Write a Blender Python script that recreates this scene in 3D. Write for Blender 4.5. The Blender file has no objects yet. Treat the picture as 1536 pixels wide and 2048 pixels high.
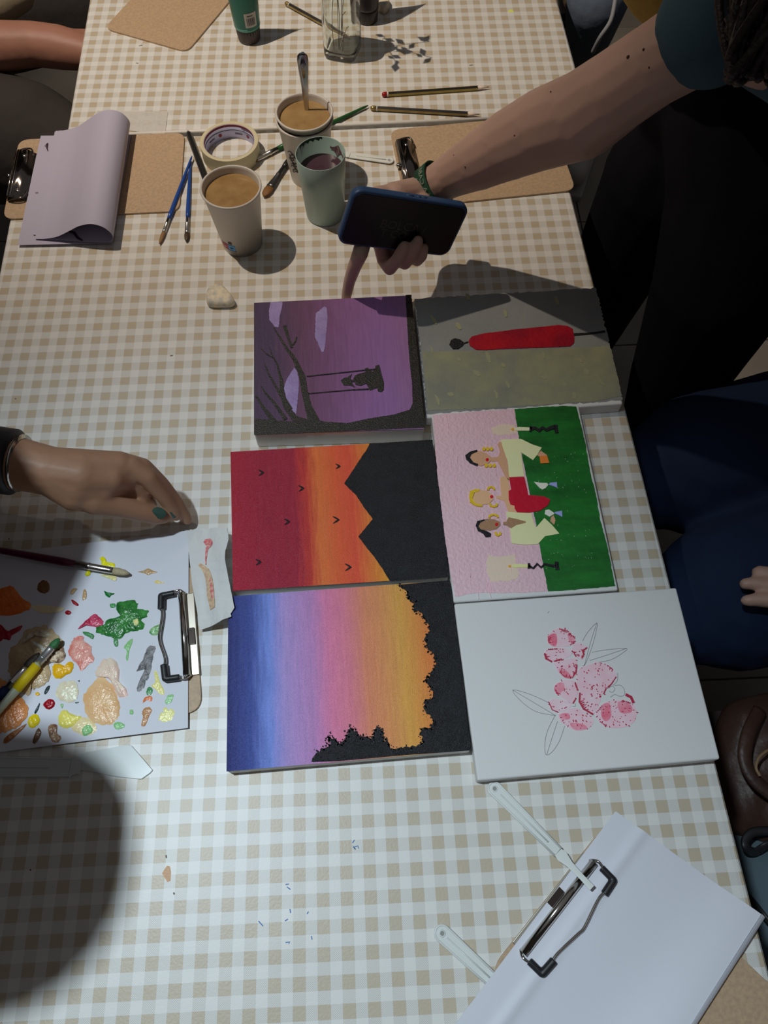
import bpy, bmesh, math, random
import numpy as np
from mathutils import Vector, Matrix
random.seed(7)
SC = bpy.context.scene
COL = SC.collection
T = 0.74                                   # table top height above the floor
# ---------------------------------------------------------------- camera
W, H, F = 1536, 2048, 1539.0
CP = np.array([0.479, -0.8128, 0.8049])     # above the table top
def rot(rx, ry, rz):
    cx, sx, cy, sy, cz, sz = math.cos(rx), math.sin(rx), math.cos(ry), math.sin(ry), math.cos(rz), math.sin(rz)
    return np.array([[cz,-sz,0],[sz,cz,0],[0,0,1]]) @ np.array([[cy,0,sy],[0,1,0],[-sy,0,cy]]) @ np.array([[1,0,0],[0,cx,-sx],[0,sx,cx]])
RM = rot(0.4527, -0.0002, -0.0462)
cam_d = bpy.data.cameras.new('camera'); cam = bpy.data.objects.new('camera', cam_d); COL.objects.link(cam)
cam.location = (CP[0], CP[1], CP[2] + T)
cam.rotation_euler = (0.4527, -0.0002, -0.0462)
cam_d.sensor_fit = 'VERTICAL'; cam_d.sensor_height = 32.0; cam_d.lens = 32.0 * F / H; cam_d.clip_start = 0.02
SC.camera = cam
# ---------------------------------------------------------------- world, lamps, exposure
wd = bpy.data.worlds.new('room_air'); SC.world = wd; wd.use_nodes = True
wd.node_tree.nodes['Background'].inputs[0].default_value = (0.62, 0.60, 0.62, 1)
wd.node_tree.nodes['Background'].inputs[1].default_value = 0.16
SC.view_settings.view_transform = 'Standard'; SC.view_settings.look = 'None'
SC.view_settings.exposure = 0.0; SC.view_settings.gamma = 1.0; SC.view_settings.use_curve_mapping = False
def spot(name, loc, aim, power, color, cone, blend, rad):
    l = bpy.data.lights.new(name, 'SPOT'); o = bpy.data.objects.new(name, l); COL.objects.link(o)
    l.energy = power; l.color = color; l.spot_size = math.radians(cone); l.spot_blend = blend; l.shadow_soft_size = rad
    o.location = loc
    o.rotation_euler = (Vector(aim) - Vector(loc)).to_track_quat('-Z', 'Y').to_euler()
    return o
spot('warm_ceiling_spot', (-0.23, 0.318, T + 1.7), (0.44, 0.66, T), 88, (1.0, 0.85, 0.69), 74, 1.0, 0.012)
spot('cool_ceiling_spot', (-0.18, -0.50, T + 2.2), (0.26, -1.02, T), 138, (0.775, 0.915, 1.0), 50, 1.0, 0.045)

# ---------------------------------------------------------------- point helpers
def U(px, py, h=0.0):
    d = RM @ np.array([(px - W/2)/F, -(py - H/2)/F, -1.0]); t = (h - CP[2]) / d[2]; p = CP + t*d
    return Vector((p[0], p[1], h + T))
def Ry(px, py, dep):
    d = RM @ np.array([(px - W/2)/F, -(py - H/2)/F, -1.0]); p = CP + dep*d
    return Vector((p[0], p[1], p[2] + T))
def lin(c):
    c = c/255.0
    return c/12.92 if c <= 0.04045 else ((c+0.055)/1.055)**2.4
def K(r, g, b, w=(150, 146, 140), wa=0.8):
    """reflectance of a thing seen as (r,g,b) beside white seen as w"""
    return tuple(min(0.95, wa*lin(a)/lin(x)) for a, x in zip((r, g, b), w))
WT, WM, WB, WR = (188, 172, 152), (152, 148, 142), (168, 180, 190), (118, 116, 116)
# ---------------------------------------------------------------- materials
def mat(name, col, rough=0.5, metal=0.0, bump=None, var=None, spec=0.5, coat=0.0, trans=0.0, alpha=1.0, ior=1.45, sheen=0.0, sss=0.0):
    m = bpy.data.materials.new(name); m.use_nodes = True
    nt = m.node_tree; b = nt.nodes['Principled BSDF']
    b.inputs['Base Color'].default_value = (*col, 1); b.inputs['Roughness'].default_value = rough
    b.inputs['Metallic'].default_value = metal; b.inputs['Specular IOR Level'].default_value = spec
    b.inputs['Coat Weight'].default_value = coat; b.inputs['Transmission Weight'].default_value = trans
    b.inputs['Alpha'].default_value = alpha; b.inputs['IOR'].default_value = ior
    b.inputs['Sheen Weight'].default_value = sheen
    if sss: b.inputs['Subsurface Weight'].default_value = sss; b.inputs['Subsurface Radius'].default_value = (0.01, 0.004, 0.002)
    tc = nt.nodes.new('ShaderNodeTexCoord')
    if bump:
        n = nt.nodes.new('ShaderNodeTexNoise'); n.inputs['Scale'].default_value = bump[0]; n.inputs['Detail'].default_value = 3
        bm_ = nt.nodes.new('ShaderNodeBump'); bm_.inputs['Strength'].default_value = bump[1]; bm_.inputs['Distance'].default_value = bump[2] if len(bump) > 2 else 0.001
        nt.links.new(tc.outputs['Object'], n.inputs['Vector']); nt.links.new(n.outputs['Fac'], bm_.inputs['Height']); nt.links.new(bm_.outputs['Normal'], b.inputs['Normal'])
    if var:                                  # (scale, second colour, contrast)
        n = nt.nodes.new('ShaderNodeTexNoise'); n.inputs['Scale'].default_value = var[0]; n.inputs['Detail'].default_value = 4
        if len(var) > 3:
            mp = nt.nodes.new('ShaderNodeMapping'); mp.inputs['Scale'].default_value = var[3]
            nt.links.new(tc.outputs['Object'], mp.inputs['Vector']); nt.links.new(mp.outputs['Vector'], n.inputs['Vector'])
        else: nt.links.new(tc.outputs['Object'], n.inputs['Vector'])
        r = nt.nodes.new('ShaderNodeValToRGB'); r.color_ramp.elements[0].position = 0.5 - var[2]; r.color_ramp.elements[1].position = 0.5 + var[2]
        r.color_ramp.elements[0].color = (*col, 1); r.color_ramp.elements[1].color = (*var[1], 1)
        nt.links.new(n.outputs['Fac'], r.inputs['Fac']); nt.links.new(r.outputs['Color'], b.inputs['Base Color'])
    return m
def N(nt, t, **kw):
    n = nt.nodes.new(t)
    for k, v in kw.items(): setattr(n, k, v)
    return n
def mth(nt, op, a, b=None):
    n = nt.nodes.new('ShaderNodeMath'); n.operation = op
    for i, x in enumerate((a, b)):
        if x is None: continue
        if isinstance(x, (int, float)): n.inputs[i].default_value = x
        else: nt.links.new(x, n.inputs[i])
    return n.outputs[0]
def gingham(name, ox, oy, ang):
    """vinyl gingham: solid tan squares, dotted half-tone bands, white squares; world-metre pattern"""
    P = 0.0235*0.945
    m = mat(name, (0.8, 0.78, 0.74), rough=0.42, spec=0.75); nt = m.node_tree; b = nt.nodes['Principled BSDF']
    g = N(nt, 'ShaderNodeNewGeometry'); mp = N(nt, 'ShaderNodeMapping'); mp.vector_type = 'TEXTURE'
    mp.inputs['Location'].default_value = (ox, oy, 0); mp.inputs['Rotation'].default_value = (0, 0, ang)
    nt.links.new(g.outputs['Position'], mp.inputs['Vector'])
    # a little wobble of the cloth
    s = N(nt, 'ShaderNodeSeparateXYZ'); nt.links.new(mp.outputs['Vector'], s.inputs[0])
    def band(v):
        f = mth(nt, 'FRACT', mth(nt, 'ADD', mth(nt, 'DIVIDE', v, P), 0.5 + 100))
        return mth(nt, 'LESS_THAN', mth(nt, 'ABSOLUTE', mth(nt, 'SUBTRACT', f, 0.5)), 0.262)
    bx, by = band(s.outputs['X']), band(s.outputs['Y'])
    both = mth(nt, 'MULTIPLY', bx, by); one = mth(nt, 'SUBTRACT', mth(nt, 'MAXIMUM', bx, by), both)
    k = 2*math.pi/(P/13.0)
    dots = mth(nt, 'GREATER_THAN', mth(nt, 'MULTIPLY', mth(nt, 'SINE', mth(nt, 'MULTIPLY', s.outputs['X'], k)), mth(nt, 'SINE', mth(nt, 'MULTIPLY', s.outputs['Y'], k))), 0.0)
    dot2 = mth(nt, 'MULTIPLY', one, dots)
    m1 = N(nt, 'ShaderNodeMix', data_type='RGBA'); m1.inputs[6].default_value = (0.80, 0.79, 0.755, 1); m1.inputs[7].default_value = (0.58, 0.56, 0.51, 1)
    nt.links.new(dot2, m1.inputs[0])
    m2 = N(nt, 'ShaderNodeMix', data_type='RGBA'); m2.inputs[7].default_value = (0.56, 0.475, 0.35, 1)
    nt.links.new(m1.outputs[2], m2.inputs[6]); nt.links.new(both, m2.inputs[0]); nt.links.new(m2.outputs[2], b.inputs['Base Color'])
    # embossed squares and fine orange peel
    nz = N(nt, 'ShaderNodeTexNoise'); nz.inputs['Scale'].default_value = 420; nt.links.new(g.outputs['Position'], nz.inputs['Vector'])
    n2 = N(nt, 'ShaderNodeTexNoise'); n2.inputs['Scale'].default_value = 9; nt.links.new(g.outputs['Position'], n2.inputs['Vector'])
    hh = mth(nt, 'ADD', mth(nt, 'MULTIPLY', nz.outputs['Fac'], mth(nt, 'ADD', mth(nt, 'MULTIPLY', both, 0.35), 0.2)), mth(nt, 'MULTIPLY', n2.outputs['Fac'], 6.0))
    bp = N(nt, 'ShaderNodeBump'); bp.inputs['Strength'].default_value = 0.35; bp.inputs['Distance'].default_value = 0.0006
    nt.links.new(hh, bp.inputs['Height']); nt.links.new(bp.outputs['Normal'], b.inputs['Normal'])
    return m
def ramp_mat(name, stops, rough=0.4, bump=(1500, 0.5, 0.0004), streak=0.06, extra=None):
    """painted canvas: colour runs along U of the face, brush streaks across it"""
    m = mat(name, (1, 1, 1), rough=rough); nt = m.node_tree; b = nt.nodes['Principled BSDF']
    uv = N(nt, 'ShaderNodeUVMap'); uv.uv_map = 'UVMap'
    s = N(nt, 'ShaderNodeSeparateXYZ'); nt.links.new(uv.outputs['UV'], s.inputs[0])
    mp = N(nt, 'ShaderNodeMapping'); mp.inputs['Scale'].default_value = (60, 5, 1); nt.links.new(uv.outputs['UV'], mp.inputs['Vector'])
    n = N(nt, 'ShaderNodeTexNoise'); n.inputs['Scale'].default_value = 1.0; n.inputs['Detail'].default_value = 5; nt.links.new(mp.outputs['Vector'], n.inputs['Vector'])
    f = mth(nt, 'ADD', s.outputs['X'], mth(nt, 'MULTIPLY', mth(nt, 'SUBTRACT', n.outputs['Fac'], 0.5), streak))
    r = N(nt, 'ShaderNodeValToRGB'); cr = r.color_ramp
    cr.elements[0].position = stops[0][0]; cr.elements[0].color = (*stops[0][1], 1)
    cr.elements[1].position = stops[-1][0]; cr.elements[1].color = (*stops[-1][1], 1)
    for p, c in stops[1:-1]:
        e = cr.elements.new(p); e.color = (*c, 1)
    nt.links.new(f, r.inputs['Fac'])
    hsv = N(nt, 'ShaderNodeHueSaturation'); nt.links.new(r.outputs['Color'], hsv.inputs['Color'])
    nt.links.new(mth(nt, 'ADD', 0.82, mth(nt, 'MULTIPLY', n.outputs['Fac'], 0.36)), hsv.inputs['Value'])
    nt.links.new(hsv.outputs['Color'], b.inputs['Base Color'])
    tc = N(nt, 'ShaderNodeTexCoord'); nz = N(nt, 'ShaderNodeTexNoise'); nz.inputs['Scale'].default_value = bump[0]; nt.links.new(tc.outputs['Object'], nz.inputs['Vector'])
    bp = N(nt, 'ShaderNodeBump'); bp.inputs['Strength'].default_value = bump[1]; bp.inputs['Distance'].default_value = bump[2]
    hh = mth(nt, 'ADD', nz.outputs['Fac'], mth(nt, 'MULTIPLY', n.outputs['Fac'], 0.8))
    nt.links.new(hh, bp.inputs['Height']); nt.links.new(bp.outputs['Normal'], b.inputs['Normal'])
    return m
# ---------------------------------------------------------------- object helpers
WL = {}
def prop(o, label=None, cat=None, group=None, kind=None):
    if label: o['label'] = label
    if cat: o['category'] = cat
    if group: o['group'] = group
    if kind: o['kind'] = kind
    return o
def thing(name, loc, label, cat, group=None):
    o = bpy.data.objects.new(name, None); COL.objects.link(o); o.location = loc; o.empty_display_size = 0.02
    WL[o] = Vector(loc); return prop(o, label, cat, group)
def link(name, me, m, parent=None, origin=None):
    o = bpy.data.objects.new(name, me); COL.objects.link(o)
    if m: me.materials.append(m)
    if parent: org = WL[parent]; o.parent = parent
    else:
        org = Vector(origin) if origin is not None else Vector((0, 0, 0)); o.location = org
    WL[o] = org
    me.transform(Matrix.Translation(-org))
    return o
def mesh(name, vs, fs, m, parent=None, smooth=False, origin=None):
    me = bpy.data.meshes.new(name); me.from_pydata([tuple(v) for v in vs], [], fs)
    bm = bmesh.new(); bm.from_mesh(me); bmesh.ops.recalc_face_normals(bm, faces=bm.faces); bm.to_mesh(me); bm.free()
    if origin is None and not parent:
        a = np.array([tuple(v) for v in vs]); origin = ((a[:,0].min()+a[:,0].max())/2, (a[:,1].min()+a[:,1].max())/2, a[:,2].min())
    o = link(name, me, m, parent, origin)
    if smooth: me.polygons.foreach_set('use_smooth', [True]*len(me.polygons))
    return o
class G:
    """gathers shapes, then links them as one mesh"""
    def __init__(s): s.v = []; s.f = []
    def add(s, v, f):
        k = len(s.v); s.v += [Vector(p) for p in v]; s.f += [tuple(i+k for i in q) for q in f]
    def tube(s, pts, rads, n=12, cap=True, flat=None):
        pts = [Vector(p) for p in pts]
        if isinstance(rads, (int, float, tuple)): rads = [rads]*len(pts)
        vs = []; fs = []; up = None
        for i, p in enumerate(pts):
            a = pts[max(0, i-1)]; b = pts[min(len(pts)-1, i+1)]; t = (b-a).normalized()
            if up is None:
                up = Vector((0,0,1)) if abs(t.z) < 0.9 else Vector((1,0,0))
            x = t.cross(up).normalized(); y = x.cross(t).normalized(); up = y
            r = rads[i]; rx, ry = (r if isinstance(r, tuple) else (r, r))
            for k in range(n):
                a_ = 2*math.pi*k/n; vs.append(p + x*math.cos(a_)*rx + y*math.sin(a_)*ry)
        for i in range(len(pts)-1):
            for k in range(n):
                fs.append((i*n+k, i*n+(k+1)%n, (i+1)*n+(k+1)%n, (i+1)*n+k))
        if cap: fs.append(tuple(range(n))[::-1]); fs.append(tuple((len(pts)-1)*n+k for k in range(n)))
        s.add(vs, fs); return s
    def ball(s, c, r, n=10, sc=(1,1,1)):
        vs = []; fs = []; c = Vector(c)
        m_ = n
        for i in range(1, m_):
            th = math.pi*i/m_
            for k in range(n*2):
                ph = math.pi*k/n; vs.append(c + Vector((math.sin(th)*math.cos(ph)*sc[0], math.sin(th)*math.sin(ph)*sc[1], math.cos(th)*sc[2]))*r)
        a = len(vs); vs += [c+Vector((0,0,r*sc[2])), c-Vector((0,0,r*sc[2]))]; q = n*2
        for i in range(m_-2):
            for k in range(q): fs.append((i*q+k, i*q+(k+1)%q, (i+1)*q+(k+1)%q, (i+1)*q+k))
        for k in range(q): fs.append((a, (k+1)%q, k)); fs.append((a+1, (m_-2)*q+k, (m_-2)*q+(k+1)%q))
        s.add(vs, fs); return s
    def capsules(s, chain, n=14):
        for i, (p, r) in enumerate(chain): s.ball(p, r, 8)
        for (p, r), (q, t) in zip(chain, chain[1:]): s.tube([p, q], [r, t], n)
        return s
    def prism(s, pts, z0, z1):
        """pts: world XY (Vectors); z0/z1 world heights"""
        n = len(pts)
        vs = [Vector((p[0], p[1], z0)) for p in pts] + [Vector((p[0], p[1], z1)) for p in pts]
        s.add(vs, [tuple(range(n))[::-1], tuple(range(n, 2*n))] + [(i, (i+1)%n, n+(i+1)%n, n+i) for i in range(n)]); return s
    def box(s, c, ex, ey, ez):
        c = Vector(c); ex, ey, ez = Vector(ex), Vector(ey), Vector(ez)
        vs = [c + ex*a + ey*b + ez*d for d in (-1,1) for b in (-1,1) for a in (-1,1)]
        s.add(vs, [(0,2,3,1),(4,5,7,6),(0,1,5,4),(2,6,7,3),(0,4,6,2),(1,3,7,5)]); return s
    def lathe(s, prof, c, n=48, close=False):
        c = Vector(c); vs = []; fs = []
        for r, z in prof:
            for k in range(n):
                a = 2*math.pi*k/n; vs.append(c + Vector((r*math.cos(a), r*math.sin(a), z)))
        L = len(prof)
        for i in range(L-1 + (1 if close else 0)):
            j = (i+1) % L
            for k in range(n): fs.append((i*n+k, i*n+(k+1)%n, j*n+(k+1)%n, j*n+k))
        if not close:
            if prof[0][0] > 1e-6: fs.append(tuple(range(n))[::-1])
            if prof[-1][0] > 1e-6: fs.append(tuple((L-1)*n+k for k in range(n)))
        s.add(vs, fs); return s
    def out(s, name, m, parent=None, smooth=False, origin=None):
        o = mesh(name, s.v, s.f, m, parent, smooth, origin); return o
def bev(o, w, seg=2, ang=40):
    b = o.modifiers.new('bevel', 'BEVEL'); b.width = w; b.segments = seg; b.limit_method = 'ANGLE'; b.angle_limit = math.radians(ang)
    o.data.polygons.foreach_set('use_smooth', [True]*len(o.data.polygons))
    wn = o.modifiers.new('flat_faces', 'WEIGHTED_NORMAL'); wn.keep_sharp = True; wn.weight = 100; return o
def thick(o, th, off=1):
    s_ = o.modifiers.new('thickness', 'SOLIDIFY'); s_.thickness = th; s_.offset = off
    e_ = o.modifiers.new('crisp_edges', 'EDGE_SPLIT'); e_.split_angle = math.radians(50); return o
def flesh(name, chains, m, parent, voxel=0.004, it=6, extra=None):
    g = G()
    for c in chains: g.capsules(c)
    if extra: extra(g)
    o = g.out(name, m, parent, True)
    r = o.modifiers.new('skin_over', 'REMESH'); r.mode = 'VOXEL'; r.voxel_size = voxel; r.use_smooth_shade = True
    s_ = o.modifiers.new('soften', 'SMOOTH'); s_.factor = 0.6; s_.iterations = it
    return o
def smooth_curve(P, n=8, closed=False):
    P = [Vector(p) for p in P]; out = []; L = len(P)
    rng = range(L) if closed else range(L-1)
    for i in rng:
        if closed: a, b, c, d = P[i-1], P[i], P[(i+1)%L], P[(i+2)%L]
        else: a, b, c, d = P[max(0,i-1)], P[i], P[i+1], P[min(L-1,i+2)]
        for k in range(n):
            t = k/n
            out.append(0.5*((2*b) + (c-a)*t + (2*a-5*b+4*c-d)*t*t + (3*b-a-3*c+d)*t*t*t))
    if not closed: out.append(P[-1])
    return out
def rag(P, amp, seg, rnd):
    """ragged outline: each edge cut into short pieces and nudged"""
    out = []; L = len(P)
    for i in range(L):
        a, b = Vector(P[i]), Vector(P[(i+1)%L]); n = max(1, int((b-a).length/seg))
        for k in range(n):
            p = a.lerp(b, k/n); out.append(p + Vector((rnd.uniform(-amp, amp), rnd.uniform(-amp, amp))) if k else p)
    return out
_font = {}
def glyphs(txt, size):
    cu = bpy.data.curves.new('glyph', 'FONT'); cu.body = txt; cu.size = size; cu.resolution_u = 2
    ob = bpy.data.objects.new('glyph', cu); COL.objects.link(ob)
    dg = bpy.context.evaluated_depsgraph_get(); me = bpy.data.meshes.new_from_object(ob.evaluated_get(dg))
    vs = [v.co.copy() for v in me.vertices]; fs = [tuple(p.vertices) for p in me.polygons]
    bpy.data.objects.remove(ob); bpy.data.curves.remove(cu); bpy.data.meshes.remove(me)
    return vs, fs
def text_on(name, txt, size, f, m, parent):
    vs, fs = glyphs(txt, size)
    me = bpy.data.meshes.new(name); me.from_pydata([tuple(f(v.x, v.y)) for v in vs], [], fs)
    return link(name, me, m, parent)
# ================================================================ SETTING
m_floor = mat('floor_tile', K(120,108,92,(150,140,128),0.6), rough=0.45, var=(3.0, K(95,84,70,(150,140,128),0.6), 0.2), bump=(40,0.2))
g = G().prism([(-1.9,-2.2),(2.8,-2.2),(2.8,3.0),(-1.9,3.0)], -0.05, 0.0)
prop(g.out('floor', mat('floor_grout', (0.12,0.11,0.10), 0.8)), kind='structure')
fl = bpy.data.objects['floor']
tile_me = None
for i in range(11):
    for j in range(12):
        x, y = -1.85 + i*0.42, -2.15 + j*0.42
        if tile_me is None:
            t0 = G().box((0,0,0.001), (0.2085,0,0), (0,0.2085,0), (0,0,0.003)).out('floor_tile', m_floor, None, origin=(0,0,0)); bev(t0, 0.0015, 1); tile_me = t0; o = t0
        else:
            o = tile_me.copy(); COL.objects.link(o)
        o.location = (x+0.21, y+0.21, 0.001); o.parent = fl
        o.matrix_parent_inverse = Matrix.Translation(-fl.location)
m_wall = mat('wall_plaster', (0.30,0.27,0.24), 0.9, bump=(30,0.1))
prop(G().prism([(-1.98,-2.2),(-1.9,-2.2),(-1.9,3.0),(-1.98,3.0)], 0.0, 2.7).out('wall_left', m_wall), kind='structure')
prop(G().prism([(2.8,-2.2),(2.88,-2.2),(2.88,3.0),(2.8,3.0)], 0.0, 2.7).out('wall_right', m_wall), kind='structure')
prop(G().prism([(-1.98,3.0),(2.88,3.0),(2.88,3.08),(-1.98,3.08)], 0.0, 2.7).out('wall_back', m_wall), kind='structure')
prop(G().prism([(-1.98,-2.28),(2.88,-2.28),(2.88,-2.2),(-1.98,-2.2)], 0.0, 2.7).out('wall_front', m_wall), kind='structure')
# ================================================================ TABLES
def S(x, y): return Vector((x*0.945, y*0.945))
low = [S(-0.021, 0.242), S(0.835, 0.257), S(0.8765, -1.12), S(0.012, -1.12)]
upp = [S(0.044, 0.247), S(0.897, 0.262), S(0.873, 1.35), S(0.025, 1.35)]
m_top = mat('table_board', (0.5,0.48,0.45), 0.6); m_leg = mat('table_leg_steel', (0.18,0.18,0.19), 0.35, 0.9)
def table(poly, gm, label, lab2):
    c = sum(poly, Vector((0,0)))/4
    t = thing('folding_table', (c.x, c.y, 0), label, 'table')
    ins = [p + (c-p).normalized()*0.006 for p in poly]
    G().prism(ins, T-0.035, T-0.0022).out('tabletop', m_top, t)
    for p in poly:
        q = p + (c-p)*0.13
        G().tube([(q.x, q.y, 0.0), (q.x, q.y, T-0.034)], 0.014, 12).out('leg', m_leg, t)
    # cloth: a thin skin over the top, folded down its sides
    g = G(); n = 4
    P = poly
    prof = [(0.012, 0.0), (0.004, -0.0006), (0.0008, -0.003), (0.0, -0.008), (-0.001, -0.05)]
    rings = []
    for ins_, dz in prof:
        rings.append([Vector((p.x, p.y, T+dz)) + Vector(((c-p).normalized().x*ins_*1.41, (c-p).normalized().y*ins_*1.41, 0)) for p in P])
    vs = [v for r in rings for v in r]
    fs = [(0,1,2,3)] + [(i*4+k, i*4+(k+1)%4, (i+1)*4+(k+1)%4, (i+1)*4+k) for i in range(len(prof)-1) for k in range(4)]
    g.add(vs, fs); o = g.out('tablecloth', gm, None, origin=(c.x, c.y, T-0.05))
    sol = o.modifiers.new('cloth_thickness', 'SOLIDIFY'); sol.thickness = 0.0012; sol.offset = -1
    prop(o, lab2, 'tablecloth'); return t, o
m_g1 = gingham('gingham_near', 0, 0, 0)
Pp = 0.0235*0.945; th = -0.0154
ox = (2.1619*math.cos(th) - 19.9078*math.sin(th))*Pp; oy = (2.1619*math.sin(th) + 19.9078*math.cos(th))*Pp
m_g2 = gingham('gingham_far', ox, oy, th)
tab1, cloth1 = table(low, m_g1, 'near folding table under the gingham cloth that carries the six painted canvases', 'white vinyl cloth with tan gingham squares on the near table, under the six canvases')
tab2, cloth2 = table(upp, m_g2, 'far folding table under the gingham cloth with the glass bottle and two pencils', 'white vinyl cloth with tan gingham squares on the far table, under the glass bottle')
# ridged hem where the far cloth folds over the joint
g = G()
a, b = Vector((upp[0].x+0.004, upp[0].y+0.003, T-0.0006)), Vector((low[1].x-0.004, low[1].y+0.006, T-0.0006))
b = Vector((low[1].x-0.002, upp[0].y + (upp[1].y-upp[0].y)*(low[1].x-upp[0].x)/(upp[1].x-upp[0].x)+0.003, T-0.0006))
g.tube([a, a.lerp(b,0.3), a.lerp(b,0.6), b], 0.0028, 8)
g.out('folded_hem', mat('hem_vinyl', (0.78,0.76,0.71), 0.4), cloth2, True)
# small paint marks dried on the cloth
def U2(px, py): p = U(px, py); return Vector((p.x, p.y))
def stroke(g, pts, w, z, z2=None, f=U2):
    """flat ribbon through pixel points, w = width in metres (or list)"""
    P = [f(*p) for p in pts]; n = len(P)
    if isinstance(w, (int, float)): w = [w]*n
    Ls, Rs = [], []
    for i, p in enumerate(P):
        t = (P[min(n-1,i+1)]-P[max(0,i-1)]).normalized(); nn = Vector((-t.y, t.x))*w[i]/2
        Ls.append(p+nn); Rs.append(p-nn)
    z2 = z2 if z2 else z+0.0003
    vs = [Vector((q.x,q.y,z2)) for q in Ls] + [Vector((q.x,q.y,z2)) for q in Rs] + [Vector((q.x,q.y,z)) for q in Ls] + [Vector((q.x,q.y,z)) for q in Rs]
    fs = []
    for i in range(n-1):
        fs += [(i,i+1,n+i+1,n+i), (2*n+i,3*n+i,3*n+i+1,2*n+i+1), (i,2*n+i,2*n+i+1,i+1), (n+i,n+i+1,3*n+i+1,3*n+i)]
    fs += [(0,n,3*n,2*n), (n-1,3*n-1,4*n-1,2*n-1)]
    g.add(vs, fs)
m_bluepen = mat('dried_blue_paint', K(40,90,150,WB), 0.5)
for s_ in ([(705,1686),(709,1680)], [(706,1693),(711,1699),(708,1694),(716,1692),(717,1697)], [(571,1769),(578,1768)], [(574,1774),(581,1779)],
           [(570,1842),(576,1838)], [(517,1842),(526,1852)], [(571,1885),(580,1884),(577,1888)], [(623,1872),(624,1879)], [(580,1818),(581,1826)], [(617,1823),(614,1828)]):
    g = G(); stroke(g, s_, 0.0009, T-0.0001); g.out('blue_paint_mark', m_bluepen, cloth1)
g = G(); stroke(g, [(337,1732),(333,1745),(338,1763)], [0.003,0.0085,0.003], T-0.0001); g.out('brown_paint_smear', mat('dried_tan_paint', K(165,140,115,WB), 0.4, bump=(600,0.8)), cloth1)
m_spk = mat('dried_dark_paint', (0.10,0.06,0.05), 0.5)
for s_ in ([(19,1077),(17,1079)],[(340,712),(346,711)],[(60,1739),(62,1741)],[(332,1710),(333,1716)],[(347,1785),(349,1789)],[(30,797),(32,798)]): g = G(); stroke(g, s_, 0.0013, T-0.0001); g.out('dark_paint_speck', m_spk, cloth1)
g = G(); stroke(g, [(1017,24),(1022,21),(1027,24)], [0.003,0.006,0.003], T-0.0001); g.out('yellow_paint_spot', mat('dried_yellow_paint', K(195,190,60,WT), 0.5), cloth2)
for s_ in ([(939,131),(946,130)],[(285,90),(278,92)],[(272,126),(277,127)]): g = G(); stroke(g, s_, 0.0014, T-0.0001); g.out('dark_paint_speck', m_spk, cloth2)
# ================================================================ CANVASES
m_white_canvas = mat('primed_canvas', (0.80,0.80,0.79), 0.6, bump=(1400,0.35,0.0004))
def mapper(s, ox_, oy_, h):
    def f(x, y): p = U(ox_ + x/s, oy_ + y/s, h); return Vector((p.x, p.y))
    return f
def canvas(label, corners, h, sh, mat_face=None, inset=(0,0,0,0), edge_rag=0.0, seed=1):
    """corners: TL,TR,BR,BL picture points of the top face; h its height above the table"""
    P = [U(*c, h) for c in corners]; c = sum(P, Vector())/4
    t = thing('painted_canvas', (c.x, c.y, T), label, 'painting')
    g = G().prism([Vector((p.x,p.y)) for p in P][::-1], T, T+h); o = g.out('stretched_canvas', m_white_canvas, t); bev(o, 0.0022, 3)
    if mat_face:
        # paint film with its own UVs
        q = [Vector((p.x,p.y)) for p in P]
        l, r_, tp, bt = inset
        def bl(u, v): return (q[3].lerp(q[2], u)).lerp(q[0].lerp(q[1], u), v)
        cs = [(l, bt), (1-r_, bt), (1-r_, 1-tp), (l, 1-tp)]
        rnd = random.Random(seed); UVs = []
        for i in range(4):
            a, b = Vector(cs[i]), Vector(cs[(i+1)%4]); n = 60 if edge_rag else 1
            for k in range(n):
                p = a.lerp(b, k/n)
                if edge_rag and k: p = p + Vector((rnd.uniform(-1,1), rnd.uniform(-1,1)))*edge_rag
                UVs.append(p)
        me = bpy.data.meshes.new('paint_film'); z = T+h+0.0003; n = len(UVs)
        tops = [bl(p.x, p.y) for p in UVs]
        me.from_pydata([(p.x,p.y,z) for p in tops]+[(p.x,p.y,z-0.0006) for p in tops], [], [tuple(range(n))]+[(i,n+i,n+(i+1)%n,(i+1)%n) for i in range(n)])
        uvl = me.uv_layers.new(name='UVMap')
        for lp in me.loops: uvl.data[lp.index].uv = UVs[lp.vertex_index % n]
        link('paint_film', me, mat_face, t)
    return t, T+h+0.0003
def patch(parent, name, pts, f, z, m, thick=0.0003, ragged=0, seg=0.002, seed=0, smooth_=False):
    P = [f(*p) for p in pts]
    if smooth_: P = [Vector((v.x,v.y)) for v in smooth_curve([Vector((p.x,p.y,0)) for p in P], 5, True)]
    if ragged: P = rag(P, ragged, seg, random.Random(seed))
    return G().prism(P, z-0.0003, z+thick).out(name, m, parent)
def bump_paint(col, rough=0.35, sc=900, st=0.5, d=0.0006, var=None): 
    bump_paint.n += 1
    return mat('acrylic_paint_%d' % bump_paint.n, col, rough, bump=(sc, st, d), var=var)
bump_paint.n = 0
m_black = bump_paint((0.008,0.008,0.010), 0.30, 1000, 1.0, 0.0011, (60,(0.016,0.016,0.020),0.2))
wp = (182,178,172)
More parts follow.
